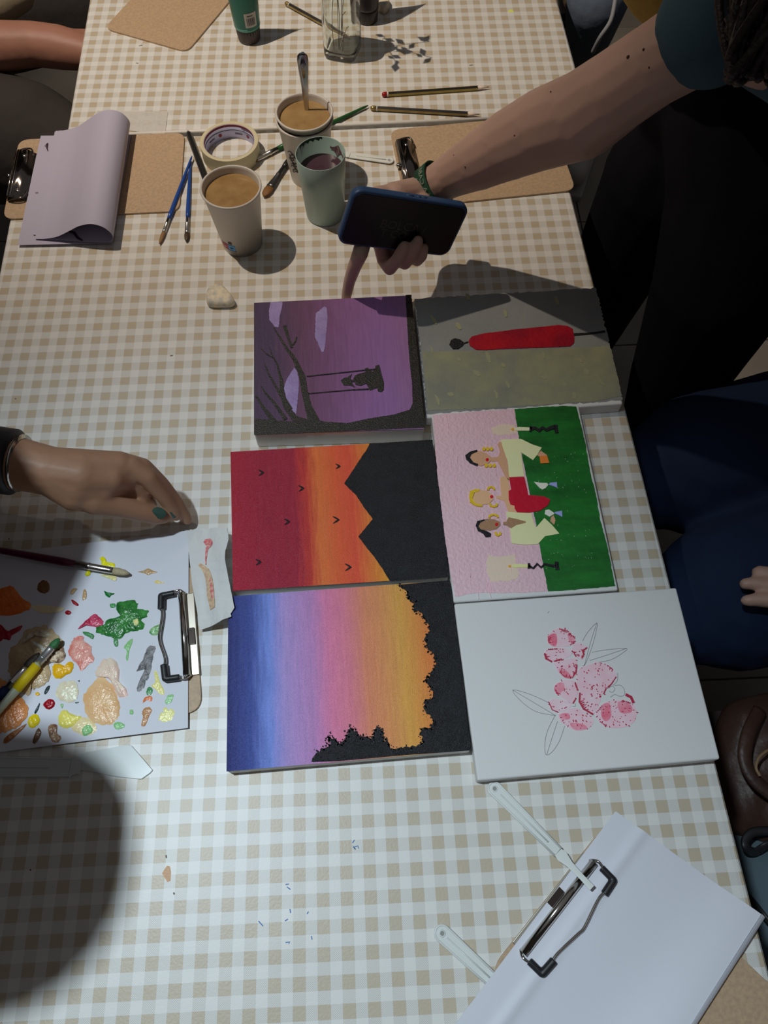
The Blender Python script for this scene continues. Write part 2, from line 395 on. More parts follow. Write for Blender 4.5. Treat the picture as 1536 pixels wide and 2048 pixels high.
# --- purple swing
h = 0.030; f = mapper(4.042, 490, 570, h)
t, z = canvas('square purple painting of a figure on a swing under a tree', [(508,606),(820,591),(848,858),(508,868)], h, None,
  ramp_mat('purple_sky', [(0,K(55,38,62,wp)),(0.12,K(62,42,68,wp)),(0.3,K(86,52,76,wp)),(0.45,K(100,62,94,wp)),(0.62,K(116,76,116,wp)),(0.8,K(122,84,128,wp)),(1,K(126,88,122,wp))], 0.42, (1300,0.5,0.0004), 0.12))
m_lil = bump_paint(K(140,122,158,wp), 0.4, 300, 0.5, 0.001, (40,K(120,98,140,wp),0.2))
for pts in ([(205,140),(303,140),(300,180),(282,250),(272,345),(240,340),(196,285),(195,210)], [(572,232),(620,195),(640,175),(658,185),(668,260),(655,420),(640,540),(622,545),(600,500),(566,420)],
            [(398,670),(425,700),(436,790),(430,900),(412,1045),(380,1020),(335,920),(315,840),(335,770),(365,720)]):
    patch(t, 'painted_cloud', pts, f, z, m_lil, 0.0004, 0.0004, 0.002, 3)
m_blk2 = bump_paint((0.016,0.016,0.014), 0.3, 900, 0.9, 0.0006, (500,(0.030,0.028,0.022),0.12))
patch(t, 'painted_ground', [(1298,85),(1345,82),(1455,1155),(75,1215),(78,1080),(250,1095),(420,1110),(560,1095),(640,1105),(820,1120),(1000,1082),(1200,1050),(1330,1010),(1355,960),(1350,800),(1330,620),(1312,350)], f, z, m_blk2, 0.0005, 0.0003, 0.0012, 5)
g = G()
st_n = [0]
def st(pts, w):
    st_n[0] += 1; stroke(g, pts, [x*0.00013 for x in w] if isinstance(w,(list,tuple)) else w*0.00013, z+0.00003*st_n[0], z+0.0006+0.00006*st_n[0], f)
st([(560,1110),(510,980),(480,850),(462,740),(400,600),(340,520),(290,440),(235,350)], [110,65,60,58,40,30,22,10])
st([(520,1120),(400,1080),(330,980),(300,900),(290,760),(260,640),(215,560),(195,500)], [70,60,50,38,26,18,12,6])
st([(380,510),(350,430),(320,330)], [28,24,40]); st([(385,490),(410,455),(418,420)], [14,16,10])
st([(130,515),(175,560),(225,590)], [8,12,10]); st([(320,950),(260,840),(190,720),(160,640)], [30,24,18,8])
st([(330,1090),(240,960),(170,880),(130,820)], [40,26,18,8]); st([(240,1110),(160,1010),(90,900)], [50,32,20]); st([(300,760),(310,900),(370,1010)], [10,26,40])
g.out('painted_tree', m_blk2, t)
g = G(); st([(500,742),(660,725),(850,705),(990,690),(1060,685)], [10,9,10,10,16]); st([(510,882),(700,865),(860,852),(1000,845)], [8,8,10,14])
g.out('painted_swing_rope', m_blk2, t)
g = G()
g.prism([f(*p) for p in [(775,775),(800,755),(830,748),(865,722),(850,760),(870,775),(890,735),(925,720),(960,712),(980,700),(968,680),(990,672),(1030,705),(1050,690),(1055,655),(1085,650),(1095,690),(1108,740),(1122,790),(1122,850),(1100,868),(1075,862),(1068,835),(1010,855),(1000,835),(980,800),(935,818),(895,810),(885,785),(862,790),(892,832),(850,815),(800,815)]], z-0.0003, z+0.0009)
g.out('painted_swinging_figure', m_blk2, t)
# --- grey with the red figure
wg = (142,140,140); h = 0.018; f = mapper(3.491, 820, 560, h)
t, z = canvas('grey and olive painting of a tall red figure with a small black head', [(828,598),(1192,576),(1246,808),(853,836)], h, None,
  mat('grey_paint', K(82,83,84,wg), 0.42, bump=(350,0.4,0.0006), var=(25,K(92,92,90,wg),0.25,(1,1,1))), (0.004,0.0,0.0,0.03), 0.006, 4)
patch(t, 'painted_olive_ground', [(88,502),(560,495),(900,485),(1395,462),(1480,810),(1290,850),(1060,862),(800,880),(560,895),(330,905),(125,912)], f, z, mat('olive_paint', K(84,84,76,wg), 0.42, bump=(300,0.45,0.0006), var=(30,K(98,97,76,wg),0.18)), 0.0003, 0.0006, 0.003, 8)
g = G(); rn = random.Random(5)
for x, y in [(160,280),(330,320),(400,120),(660,225),(1020,150),(150,500),(460,650),(540,540),(650,600),(930,525),(680,740),(930,685),(1180,560),(1140,795),(1330,720),(600,800),(280,800),(190,840),(340,560),(1080,740),(1230,640)]:
    w_ = rn.uniform(14,45); stroke(g, [(x-rn.uniform(5,20),y-rn.uniform(5,40)),(x+5,y),(x+rn.uniform(5,25),y+rn.uniform(5,40))], [w_*.00006,w_*.00016,w_*.00008], z+0.0003, z+0.0006, f)
prop(g.out('pale_brush_strokes', bump_paint(K(100,99,78,wg)), t), kind='stuff')
patch(t, 'painted_red_figure', [(408,428),(430,398),(520,375),(640,362),(720,350),(900,332),(1040,318),(1100,325),(1135,345),(1145,400),(1145,440),(1120,465),(1000,472),(800,478),(640,485),(520,492),(460,490),(420,465)], f, z+0.0002, bump_paint(K(120,8,20,wg,0.75), 0.4, 200, 0.5, 0.001, (30,K(98,6,22,wg,0.75),0.15)), 0.0007, 0.0002, 0.002, 2)
g = G(); stroke(g, [(370,448),(405,436)], 0.0016, z+0.0003, z+0.0012, f); g.out('painted_neck', m_black, t); g = G(); stroke(g, [(1142,384),(1240,378),(1300,372),(1360,362)], [0.0036,0.0026,0.0024,0.003], z+0.0003, z+0.0012, f); g.out('painted_leg', m_black, t); g = G()
g.prism([f(*p) for p in [(274,455),(285,425),(310,412),(345,418),(375,440),(370,460),(335,485),(300,486)]], z, z+0.0014)
g.out('painted_head', m_black, t)
# --- pink and green with three women
wk = (150,146,148); h = 0.018; f = mapper(3.84, 850, 800, h)
t, z = canvas('pink and green painting of three women between two candles', [(863,829),(1158,812),(1237,1180),(907,1205)], h, None)
m_pink = mat('pink_paint', K(168,132,138,wk), 0.5, bump=(260,0.9,0.0016), var=(12,K(158,126,138,wk),0.3))
patch(t, 'painted_pink_wall', [(58,118),(300,98),(500,80),(686,72),(705,190),(740,400),(800,700),(860,1000),(905,1260),(945,1470),(800,1478),(600,1485),(400,1482),(230,1510),(180,1250),(120,800),(80,400)], f, z-0.0003, m_pink, 0.0005, 0.0005, 0.004, 6)
m_grn = mat('green_paint', K(16,50,20,wk,0.8), 0.3, bump=(120,0.6,0.0015), var=(28,K(26,84,32,wk,0.8),0.25,(0.5,2.0,1)))
patch(t, 'painted_green_table', [(686,72),(900,55),(1080,48),(1160,52),(1190,160),(1230,330),(1265,540),(1310,720),(1335,860),(1340,900),(1380,1050),(1415,1200),(1440,1330),(1460,1430),(1300,1445),(1100,1462),(965,1470),(945,1470),(905,1260),(860,1000),(800,700),(740,400),(705,190)], f, z-0.0002, m_grn, 0.0006, 0.0004, 0.003, 9)
zz = z+0.0004
def pm(name, pts, col, dz=0.0, rg=0.0, th=0.0006, m=None): return patch(t, name, pts, f, zz+dz, m or bump_paint(col, 0.4, 300, 0.4, 0.0008), th, rg, 0.003, 4)
C_SK1 = K(150,112,88,wk); C_SK2 = K(165,125,96,wk); C_SK3 = K(118,88,66,wk); m_ylw = bump_paint(K(192,184,122,wk), 0.5, 120, 0.3, 0.001); m_gold = bump_paint(K(176,132,24,wk), 0.35, 300, 0.7, 0.001)
m_crim = bump_paint(K(140,16,34,wk), 0.3, 90, 0.6, 0.0015)
for pts in ([(500,215),(600,185),(690,190),(700,260),(600,270),(520,265)], [(480,1180),(560,1210),(640,1195),(700,1180),(690,1250),(720,1340),(690,1380),(600,1390),(500,1400),(470,1300)]):
    pm('painted_candle_glow', pts, K(170,142,128,wk), -0.0004, 0.0012, 0.0004)
pm('painted_neck_and_shoulders', [(500,445),(560,440),(575,400),(556,345),(570,325),(590,330),(625,450),(650,600),(660,605),(640,620),(610,580),(570,500),(555,472),(510,478)], C_SK1)
pm('painted_dress', [(580,308),(735,303),(820,345),(895,370),(860,425),(828,465),(735,405),(745,480),(760,590),(645,597),(635,480),(600,380)], None, 0.0002, 0, 0.0006, m_ylw)
pm('painted_hand', [(888,395),(938,430),(880,440),(858,428)], C_SK1, 0.0004)
pm('painted_orange_glass', [(878,435),(935,432),(952,488),(885,492)], K(200,88,34,wk), 0.0005)
pm('painted_neck_and_shoulders', [(575,600),(605,588),(640,610),(652,700),(690,830),(700,868),(640,865),(610,780),(545,755),(545,740),(585,738)], C_SK2)
pm('painted_red_dress', [(645,600),(760,596),(780,680),(790,735),(840,738),(920,748),(960,770),(940,815),(880,855),(800,868),(710,868),(688,840),(685,815),(655,808),(642,770),(640,705),(660,692)], None, 0.0003, 0, 0.0008, m_crim)
pm('painted_dress', [(622,862),(700,868),(815,872),(835,950),(850,985),(915,910),(970,960),(1030,1030),(920,1050),(865,1110),(770,1115),(665,1105),(650,985),(690,960),(630,920)], None, 0.0002, 0, 0.0006, m_ylw)
pm('painted_neck_and_shoulders', [(600,942),(622,940),(640,905),(700,918),(775,938),(770,948),(700,965),(660,990),(625,965),(600,962)], C_SK3, 0.0004)
pm('painted_hand', [(965,905),(985,890),(1000,930),(990,962),(960,935)], C_SK1, 0.0004)
for skin, hp, ear, hair, lip in ((C_SK1, [(345,450),(365,410),(420,395),(470,412),(505,440),(510,465),(485,490),(430,510),(370,495)], [[(435,385),(460,368),(490,362),(525,370),(522,398),(480,395),(440,402)],[(452,512),(480,492),(520,490),(548,505),(540,528),(500,524),(465,528)]], [(308,430),(345,402),(398,388),(402,402),(350,425),(345,450),(370,485),(408,498),(400,512),(345,490),(315,460)], (476,464)),
                                 (C_SK2, [(365,760),(385,710),(430,695),(480,705),(520,735),(525,765),(490,800),(430,810),(380,800)], [[(482,690),(490,672),(518,672),(530,690),(515,708),(488,706)],[(498,812),(512,790),(540,790),(552,808),(530,825),(505,825)]], [(338,745),(345,705),(385,690),(420,692),(415,705),(375,718),(362,760),(385,800),(440,812),(435,825),(380,815),(345,790)], (510,748)),
                                 (C_SK3, [(405,975),(425,935),(470,918),(530,920),(575,940),(578,965),(545,995),(500,1005),(430,1000)], [[(492,912),(510,890),(545,885),(558,905),(540,920),(520,908)],[(540,1020),(555,1038),(575,1035),(578,1015),(572,1045),(548,1045)]], [(388,968),(400,935),(450,922),(462,928),(425,945),(408,975),(425,1000),(470,1010),(505,1030),(502,1055),(465,1058),(445,1030),(405,1010)], (548,960))):
    pm('painted_face', hp, skin, 0.0003); pm('painted_hair', hair, None, 0.0006, 0.0002, 0.0008, m_gold if hair[0][0] == 338 else m_black)
    if hair[0][0] == 338: bpy.data.objects[-1] if False else None
    for e in ear:
        ex = [q[0] for q in e]; ey = [q[1] for q in e]; x0_, x1_, yc = min(ex), max(ex), (min(ey)+max(ey))/2
        if hair[0][0] == 308:      # three beads in a row
            for kx in (0.18, 0.5, 0.82): X_ = x0_+(x1_-x0_)*kx; pm('earring_bead', [(X_+13*math.cos(a_), yc+15*math.sin(a_)) for a_ in (0,.8,1.6,2.4,3.2,4,4.8,5.5)], None, 0.0006, 0, 0.0010, m_gold)
        else:
            g = G(); yo = min(ey) if yc < (hp[0][1]) else max(ey); sg = 1 if yc < hp[0][1] else -1
            stroke(g, [(x0_, yo+sg*26), (x0_+4, yo+sg*8), ((x0_+x1_)/2, yo), (x1_-4, yo+sg*8), (x1_, yo+sg*24)], 0.0024, zz+0.0006, zz+0.0016, f); g.out('painted_earring', m_gold, t)
    x, y = lip; pm('painted_lips', [(x-13,y),(x-5,y-12),(x+10,y-10),(x+13,y+2),(x+4,y+13),(x-8,y+11)], K(150,14,22,wk), 0.0008)
for pts, ft in (([(835,632),(880,640),(935,642),(945,655),(925,680),(900,692),(880,680)], [(945,655),(960,640),(1010,636),(1014,678),(975,662)]), ([(918,880),(922,850),(950,845),(985,868),(990,880),(955,900)], [(985,872),(1010,862),(1050,855),(1052,902),(1020,885)])):
    pm('painted_wine_glass', pts, K(190,186,150,wk), 0.0003); pm('painted_glass_foot', ft, K(112,116,160,wk), 0.0004)
for cy, x0, x1, x2, wig in ((228,690,808,1015,0), (1278,668,795,1020,1)):
    pm('painted_candle', [(x0,cy-8),(x0+30,cy-14-2*(1-wig)),(x1,cy-12),(x1,cy+12),(x0+20,cy+12),(x0,cy+8)], K(200,186,132,wk) if not wig else K(196,196,110,wk), 0.0002)
    pm('painted_flame', [(x0-32,cy),(x0-20,cy-10),(x0-8,cy-4),(x0-8,cy+8),(x0-22,cy+10)], K(205,120,40,wk), 0.0003)
    g = G()
    pts = [(x1,cy),(x1+35,cy+(18 if wig else -8)),(x1+65,cy-(16 if wig else -12)),(x1+95,cy+(12 if wig else -10)),(x1+120,cy-(14 if wig else -8)),(x1+160,cy-(4 if wig else 10)),(x2-20,cy+4 if wig else cy-14)]
    stroke(g, pts, [.0032,.0022,.0026,.0022,.0026,.0026,.0034] if wig else [.005,.0042,.0048,.0042,.0045,.005,.006], zz+0.0002, zz+0.0014, f)
    stroke(g, [(x1+2,cy-20),(x1,cy+20)], 0.0026, zz+0.0002, zz+0.0014, f); stroke(g, [(x2-12,cy-32),(x2-10,cy+4),(x2-4,cy+30)], 0.004, zz+0.0002, zz+0.0014, f)
    g.out('painted_candlestick', m_black, t)
g = G(); rn = random.Random(11)
for _ in range(90):
    x, y = rn.uniform(760,1280), rn.uniform(380,1330)
    if x < 800+y*0.05 or x > 1160+0.13*y: continue
    r = rn.uniform(1.2,3.2); g.prism([f(x-r,y), f(x,y-r), f(x+r,y), f(x,y+r)], zz, zz+0.0006)
prop(g.out('pale_paint_flecks', mat('fleck', (0.75,0.76,0.7), 0.4), t), kind='stuff')
g = G()
for _ in range(70):
    x = rn.uniform(90,900); y = rn.uniform(130,1450); L = rn.uniform(30,110)
    if x > 660+0.17*y or x < 75+0.11*y: continue
    stroke(g, [(x,y),(x+rn.uniform(-6,6),y+L/2),(x+rn.uniform(0,10),y+L)], [0.0003,0.0006,0.0002], z, z+0.0007, f)
prop(g.out('pink_brush_ridges', m_pink, t), kind='stuff')
# --- sunset mountains
ws = (172,168,164); h = 0.018; f = mapper(3.268, 440, 870, h)
t, z = canvas('red to orange sunset painting with black mountains and small birds', [(461,904),(864,880),(897,1154),(466,1182)], h, None,
  ramp_mat('sunset_sky', [(0,K(140,26,42,ws)),(0.16,K(130,26,44,ws)),(0.3,K(130,27,44,ws)),(0.36,K(162,46,38,ws)),(0.42,K(206,92,44,ws)),(0.5,K(200,76,42,ws)),(0.58,K(190,66,44,ws)),(0.68,K(212,108,40,ws)),(0.8,K(222,152,40,ws)),(0.9,K(226,160,50,ws))], 0.36, (1100,1.0,0.0010), 0.07))
patch(t, 'painted_mountains', [(978,58),(960,95),(935,130),(880,215),(812,318),(850,358),(890,395),(945,480),(998,550),(950,610),(905,665),(955,735),(1010,800),(1065,880),(1110,957),(1300,945),(1497,930),(1480,760),(1440,430),(1388,32),(1180,45)], f, z, m_black, 0.0005, 0.0002, 0.0015, 5)
for x, y, s_ in ((268,248,1),(530,350,1),(770,206,.8),(437,568,1),(757,556,1.2),(250,832,1),(836,865,1.2)):
    g = G(); stroke(g, [(x-16*s_,y-18*s_),(x+6*s_,y-6*s_),(x+16*s_,y),(x+4*s_,y+8*s_),(x-14*s_,y+20*s_)], [.0007,.0020,.0022,.0020,.0006], z+0.0001, z+0.0009, f); g.out('painted_bird', m_black, t)
# --- blue to orange with trees
wt_ = (162,168,174); h = 0.018; f = mapper(2.954, 440, 1150, h)
t, z = canvas('blue, pink and orange sky painting with dark treetops', [(457,1193),(899,1161),(942,1500),(453,1543)], h, None,
  ramp_mat('evening_sky', [(0,K(38,44,96,wt_)),(0.10,K(52,66,130,wt_)),(0.18,K(96,118,190,wt_)),(0.25,K(136,120,176,wt_)),(0.37,K(150,110,160,wt_)),(0.44,K(196,104,140,wt_)),(0.52,K(200,104,124,wt_)),(0.6,K(196,112,88,wt_)),(0.68,K(200,120,78,wt_)),(0.76,K(204,132,66,wt_)),(0.80,K(208,124,62,wt_)),(0.88,K(210,102,54,wt_))], 0.33, (1100,1.0,0.0011), 0.05))
tree = [(1045,60),(1100,95),(1110,140),(1150,160),(1140,215),(1185,225),(1215,270),(1240,330),(1205,385),(1225,430),(1265,480),(1270,540),(1240,600),(1205,625),(1245,670),(1258,720),(1200,760),(1215,810),(1262,860),(1255,905),(1205,900),(1180,935),(1200,990),(1160,1015),(1080,1022),(1005,1022),(990,980),(968,975),(962,925),(930,895),(905,935),(895,970),(860,950),(835,960),(815,940),(795,905),(770,900),(750,935),(755,965),(725,985),(700,1000),(680,965),(640,945),(635,980),(655,1000),(610,1025),(570,1050),(545,1085),(540,1106),(700,1100),(900,1082),(1100,1064),(1300,1050),(1490,1036),(1465,900),(1435,600),(1400,350),(1370,100),(1358,32),(1200,45)]
P = [Vector(p) for p in tree]; k0 = 47
a = rag(P[:k0]+[P[k0]], 14, 16, random.Random(3))
patch(t, 'painted_treetops', [tuple(p) for p in rag([Vector(p) for p in tree], 0.1, 5000, random.Random(3))] if False else [tuple(q) for q in (lambda L: L)( [v for i in range(len(P)) for v in ([P[i]] + ([P[i].lerp(P[(i+1)%len(P)], k/4) + Vector((random.Random(i*9+k).uniform(-11,11), random.Random(i*7+k).uniform(-11,11))) for k in (1,2,3)] if i < 46 else []))])], f, z, m_black, 0.0005)
g = G(); rn = random.Random(21)
for i in range(46):
    for _ in range(6):
        c = P[i].lerp(P[i+1], rn.random()) + Vector((rn.uniform(-16,14), rn.uniform(-16,14))); r = rn.uniform(3,8)
        g.prism([f(c.x+r*math.cos(a_)*rn.uniform(.5,1.2), c.y+r*math.sin(a_)*rn.uniform(.5,1.2)) for a_ in (0,1.2,2.4,3.6,5.0)], z, z+0.0005)
prop(g.out('painted_leaf_dabs', m_black, t), kind='stuff')
# --- orchids on white
wo = (165,176,182); h = 0.018; f = mapper(2.793, 900, 1160, h)
t, z = canvas('white canvas with unfinished pink orchids and pencilled leaves', [(908,1207),(1353,1175),(1441,1518),(955,1562)], h, None)
m_pet = bump_paint(K(196,150,166,wo), 0.55, 500, 0.2, 0.0004, (60,K(206,172,184,wo),0.25)); m_deep = bump_paint(K(176,88,112,wo), 0.5, 500, 0.2, 0.0004, (80,K(196,140,158,wo),0.2)); m_spot = bump_paint(K(138,34,62,wo), 0.45)
petals = [[(548,350),(545,310),(575,285),(610,270),(655,280),(690,315),(700,345),(670,368),(620,375),(575,372)], [(528,410),(545,388),(600,382),(650,382),(680,400),(665,430),(615,445),(570,458),(540,445)],
  [(690,360),(720,352),(768,378),(750,395),(748,425),(735,445),(700,430),(680,400)], [(580,455),(640,445),(700,440),(712,480),(708,520),(685,548),(640,545),(605,515)],
  [(720,500),(760,480),(820,460),(880,475),(915,500),(928,540),(905,575),(870,605),(850,640),(830,700),(800,750),(745,720),(722,670),(725,620),(708,570)],
  [(815,740),(850,695),(900,672),(970,672),(1020,690),(1042,740),(1030,790),(985,820),(930,828),(870,820),(830,790)], [(580,605),(600,575),(650,558),(700,570),(715,610),(705,660),(680,690),(640,665),(600,640)],
  [(552,685),(575,665),(640,672),(680,695),(660,720),(610,738),(570,725)], [(605,750),(650,728),(700,715),(760,740),(800,775),(795,810),(760,835),(700,840),(650,815),(615,785)]]
for p in petals: patch(t, 'painted_petal', p, f, z, m_pet, 0.0001, 0, 1, 0, True)
for p in ([(548,350),(552,312),(590,300),(598,340),(585,372)], [(655,300),(690,315),(700,345),(672,350)], [(605,500),(640,500),(685,548),(640,545)], [(580,605),(600,578),(632,575),(636,610),(600,640)], [(612,752),(660,745),(668,775),(625,780)], [(850,700),(890,690),(900,760),(870,790),(845,760)], [(940,680),(1010,700),(1010,740),(950,740)], [(670,800),(740,805),(765,830),(700,838)]):
    patch(t, 'painted_petal_shade', p, f, z+0.0001, m_deep, 0.0001, 0, 1, 0, True)
g = G(); rn = random.Random(2)
def inside(x, y, p):
    c = False
    for i in range(len(p)):
        (x1,y1),(x2,y2) = p[i], p[(i+1)%len(p)]
        if (y1 > y) != (y2 > y) and x < (x2-x1)*(y-y1)/(y2-y1)+x1: c = not c
    return c
ctr = [(640,350),(675,405),(730,390),(660,440),(865,640),(880,720),(688,690),(688,695),(690,710)]
for p, (cx, cy) in zip(petals, ctr):
    xs = [q[0] for q in p]; ys = [q[1] for q in p]; n = int((max(xs)-min(xs))*(max(ys)-min(ys))/620)
    for _ in range(n):
        x, y = rn.uniform(min(xs),max(xs)), rn.uniform(min(ys),max(ys))
        if not inside(x, y, p): continue
        d = Vector((x-cx, y-cy)); d = d.normalized() if d.length > 1 else Vector((1,0)); L = rn.uniform(3,13)
        stroke(g, [(x,y),(x+d.x*L*.5,y+d.y*L*.5),(x+d.x*L,y+d.y*L)], [.0005,rn.uniform(.0006,.0015),.0004], z+0.0002, z+0.0004+rn.uniform(0,.0002), f)
    for i in range(len(p)):
        if rn.random() < 0.32:
            a, b = Vector(p[i]), Vector(p[(i+1)%len(p)]); 
            for k in range(5):
                q = a.lerp(b, k/5); d = (Vector((cx,cy))-q).normalized()*rn.uniform(6,22); stroke(g, [tuple(q+d*.1), tuple(q+d*.6), tuple(q+d)], [.0013,.0010,.0004], z+0.0002, z+0.0004+rn.uniform(0,.0002), f)
prop(g.out('painted_petal_spots', m_spot, t), kind='stuff')
g = G()
for pts, w_ in (([(725,630),(722,680),(745,720),(800,752)], .0018), ([(550,680),(570,725),(605,740)], .001), ([(980,640),(1010,655),(1025,688)], .003), ([(528,410),(535,440),(570,458)], .0018)): stroke(g, pts, w_, z+0.0002, z+0.0005, f)
g.out('painted_petal_edges', m_spot, t)
m_pencil = mat('pencil_line', K(120,126,130,wo), 0.6)
for P_ in ([(740,340),(770,290),(820,240),(815,290),(800,350),(780,410),(755,470),(740,480)], [(820,240),(790,330),(765,420),(750,480)], [(790,405),(860,392),(985,382),(960,410),(900,445),(830,460)], [(985,382),(890,415),(780,450)], [(560,690),(450,640),(350,615),(400,680),(480,735),(590,758)], [(350,615),(460,680),(590,758)], [(585,760),(545,840),(530,910),(535,975),(570,960),(610,900),(640,815)], [(600,790),(570,880),(540,975)], [(920,590),(950,588),(972,610),(975,640),(950,650),(920,640),(895,655)], [(885,605),(905,592),(920,610),(905,628),(888,620)], [(670,400),(685,395),(690,410),(675,412)], [(680,690),(695,685),(700,705),(685,705)], [(545,185),(553,175)], [(935,520),(935,560),(910,590)]):
    g = G(); sc = smooth_curve([(p[0],p[1],0) for p in P_], 4) if len(P_) > 2 else [Vector((p[0],p[1],0)) for p in P_]
    stroke(g, [(q.x,q.y) for q in sc], 0.00055, z-0.0002, z-0.00012+0.0002, f); g.out('pencil_outline', m_pencil, t)
# ================================================================ CLIPBOARDS
m_board = mat('hardboard', K(140,112,80,(165,155,140)), 0.5, bump=(900,0.3,0.0003), var=(260,K(128,102,74,(165,155,140)),0.15))
m_board_edge = m_board
m_chrome = mat('chrome', (0.62,0.60,0.56), 0.14, 1.0); m_dchrome = mat('dark_polished_steel', (0.22,0.19,0.17), 0.16, 1.0); m_nickel = mat('brushed_nickel', (0.62,0.57,0.48), 0.3, 1.0)
m_rubber = mat('black_rubber', (0.02,0.02,0.022), 0.42)
def rounded(corners, r, n=6):
    out = []; L = len(corners)
    for i in range(L):
        a, b, c = corners[i-1], corners[i], corners[(i+1)%L]
        u, v = (a-b).normalized(), (c-b).normalized(); p, q = b+u*r, b+v*r
        for k in range(n+1):
            t = k/n; out.append((p*(1-t)**2 + b*2*t*(1-t)*0.35 + q*t*t)/((1-t)**2+2*t*(1-t)*0.35+t*t) if False else p*(1-t)**2 + b*2*t*(1-t) + q*t*t)
    return out
class Frame:
    """clip edge centre o, u pointing along the board, v across"""
    def __init__(s, o, u): s.o = Vector((o.x,o.y)); s.u = Vector((u.x,u.y)).normalized(); s.v = Vector((-s.u.y, s.u.x))
    def __call__(s, a, b, z=0.0): p = s.o + s.u*a + s.v*b; return Vector((p.x, p.y, T+z))
    def e(s, a, b, z=0.0): p = s.u*a + s.v*b; return Vector((p.x, p.y, z))
def clipboard(fr, label, L=0.248, Wd=0.168, clip=None, z0=0.0, clip_w=0.098):
    c = fr(L/2, 0, z0); t = thing('clipboard', c, label, 'clipboard', None)
    q = [fr(0,-Wd/2), fr(L,-Wd/2), fr(L,Wd/2), fr(0,Wd/2)]; q = [Vector((p.x,p.y)) for p in q]
    g = G().prism(rounded(q, 0.017), T+z0, T+z0+0.003); bev(g.out('board', m_board, t), 0.0006, 2)
    zb = z0+0.003; cw = clip_w
    if clip == 'lever':          # flat nickel base, sprung wire with black corner sleeves
        g = G().box(fr(0.006,0,zb+0.0012), fr.e(0.0065,0), fr.e(0,cw/2), (0,0,0.0012)); b = g.out('clip_base', m_nickel, t); bev(b, 0.0008)
        G().box(fr(0.0045,0.004,zb+0.004), fr.e(0.003,0), fr.e(0,0.009), (0,0,0.0015)).out('clip_hinge', m_dchrome, t)
        G().tube([fr(0.012,-cw/2,zb+0.0055), fr(0.012,cw/2,zb+0.0055)], 0.0042, 14).out('spring_bar', m_chrome, t, True)
        hz = zb+0.007
        for sgn in (-1, 1):
            G().tube(smooth_curve([fr(0.008,sgn*(cw/2-0.001),zb+0.003), fr(0.014,sgn*(cw/2+0.003),zb+0.008), fr(0.022,sgn*(cw/2+0.001),hz)], 5), 0.0014, 8).out('clip_wire', m_chrome, t, True)
            g = G(); g.tube([fr(0.0195,sgn*(cw/2+0.001),hz), fr(0.034,sgn*(cw/2+0.0005),hz)], 0.0034, 12); g.ball(fr(0.034,sgn*(cw/2),hz), 0.0036, 8); g.tube([fr(0.034,sgn*(cw/2),hz), fr(0.035,sgn*(cw/2-0.015),hz)], 0.0038, 12)
            o = g.out('rubber_sleeve', m_rubber, t, True); r = o.modifiers.new('m', 'REMESH'); r.mode = 'VOXEL'; r.voxel_size = 0.0007; r.use_smooth_shade = True
        pts = smooth_curve([fr(0.0345,-cw/2+0.012,hz), fr(0.034,-cw/2+0.022,hz), fr(0.0375,-0.006,hz), fr(0.0385,0,hz), fr(0.0375,0.008,hz), fr(0.0335,cw/2-0.022,hz), fr(0.0345,cw/2-0.012,hz)], 6)
        G().tube(pts, 0.0015, 10).out('lever_wire', m_chrome, t, True)
    if clip == 'plate':          # dark polished bent plate
        n = 9; hw = cw/2; prof = []
        for a, z in ((0.003,0.0005),(0.004,0.006),(0.007,0.0095),(0.011,0.0085),(0.013,0.0075),(0.020,0.0085),(0.024,0.0065),(0.029,0.0018),(0.032,0.0004)): prof.append((a, z))
        top = [fr(a,-hw,zb+z) for a, z in prof] + [fr(a,hw,zb+z) for a, z in prof]
        fs = [(i,i+1,n+i+1,n+i) for i in range(n-1)]
        o = mesh('clip_plate', top, fs, m_dchrome, t, True); s_ = o.modifiers.new('t','SOLIDIFY'); s_.thickness = 0.0012
        for k in (0.005, 0.0095): G().tube([fr(k,-hw+0.002,zb+0.0098), fr(k,hw-0.002,zb+0.0098)], 0.0007, 8).out('pressed_rib', m_chrome, t, True)
        for b_ in (-hw+0.013, hw-0.013): G().ball(fr(0.018,b_,zb+0.0085), 0.0032, 8, (1,1,0.5)).out('rivet', m_chrome, t, True)
        G().tube([fr(-0.0015,-0.003,zb+0.004), fr(0.003,-0.003,zb+0.007)], 0.0035, 10).out('hinge_loop', m_chrome, t, True)
        for sgn in (-1,1):
            G().tube(smooth_curve([fr(0.004,sgn*hw,zb+0.003), fr(0.012,sgn*(hw+0.002),zb+0.007), fr(0.026,sgn*(hw+0.001),zb+0.008), fr(0.030,sgn*(hw-0.012),zb+0.006)], 5), 0.0013, 8).out('clip_wire', m_dchrome, t, True)
    return t
def fr_px(p1, p2, flip=1, h=0.003):
    a, b = U(*p1, h), U(*p2, h); c = (a+b)/2; d = b-a; n = Vector((-d.y, d.x, 0))*flip; return Frame(c, n)
f1 = fr_px((38,279),(5,438)); clipboard(f1, 'clipboard under the curled sheet at the far left table edge', clip='plate', L=0.250, Wd=0.165)
f2 = fr_px((780,262),(812,412)); clipboard(f2, 'empty clipboard lying beneath the reaching arm and wristband', clip='plate', L=0.250, Wd=0.165)
f3 = fr_px((384,1128),(404,1416), -1); clipboard(f3, 'clipboard holding the paint palette sheet, its wire clip pointing at the sunset canvas', clip='lever', clip_w=0.092)
f4 = fr_px((1200,1662),(985,1934)); clipboard(f4, 'clipboard at the near right corner with two plastic spatulas across its sheet', clip='lever', clip_w=0.104)
a, b = U(208,56,0.003), U(374,103,0.003); d = (b-a).normalized(); n = Vector((-d.y,d.x,0)); 
# far board: its long side runs away from the camera
far_c = (a+b)/2; fb = Frame(far_c, n); clipboard(fb, 'bare brown board at the top beside the green paint tube', Wd=(b-a).length, L=0.25)
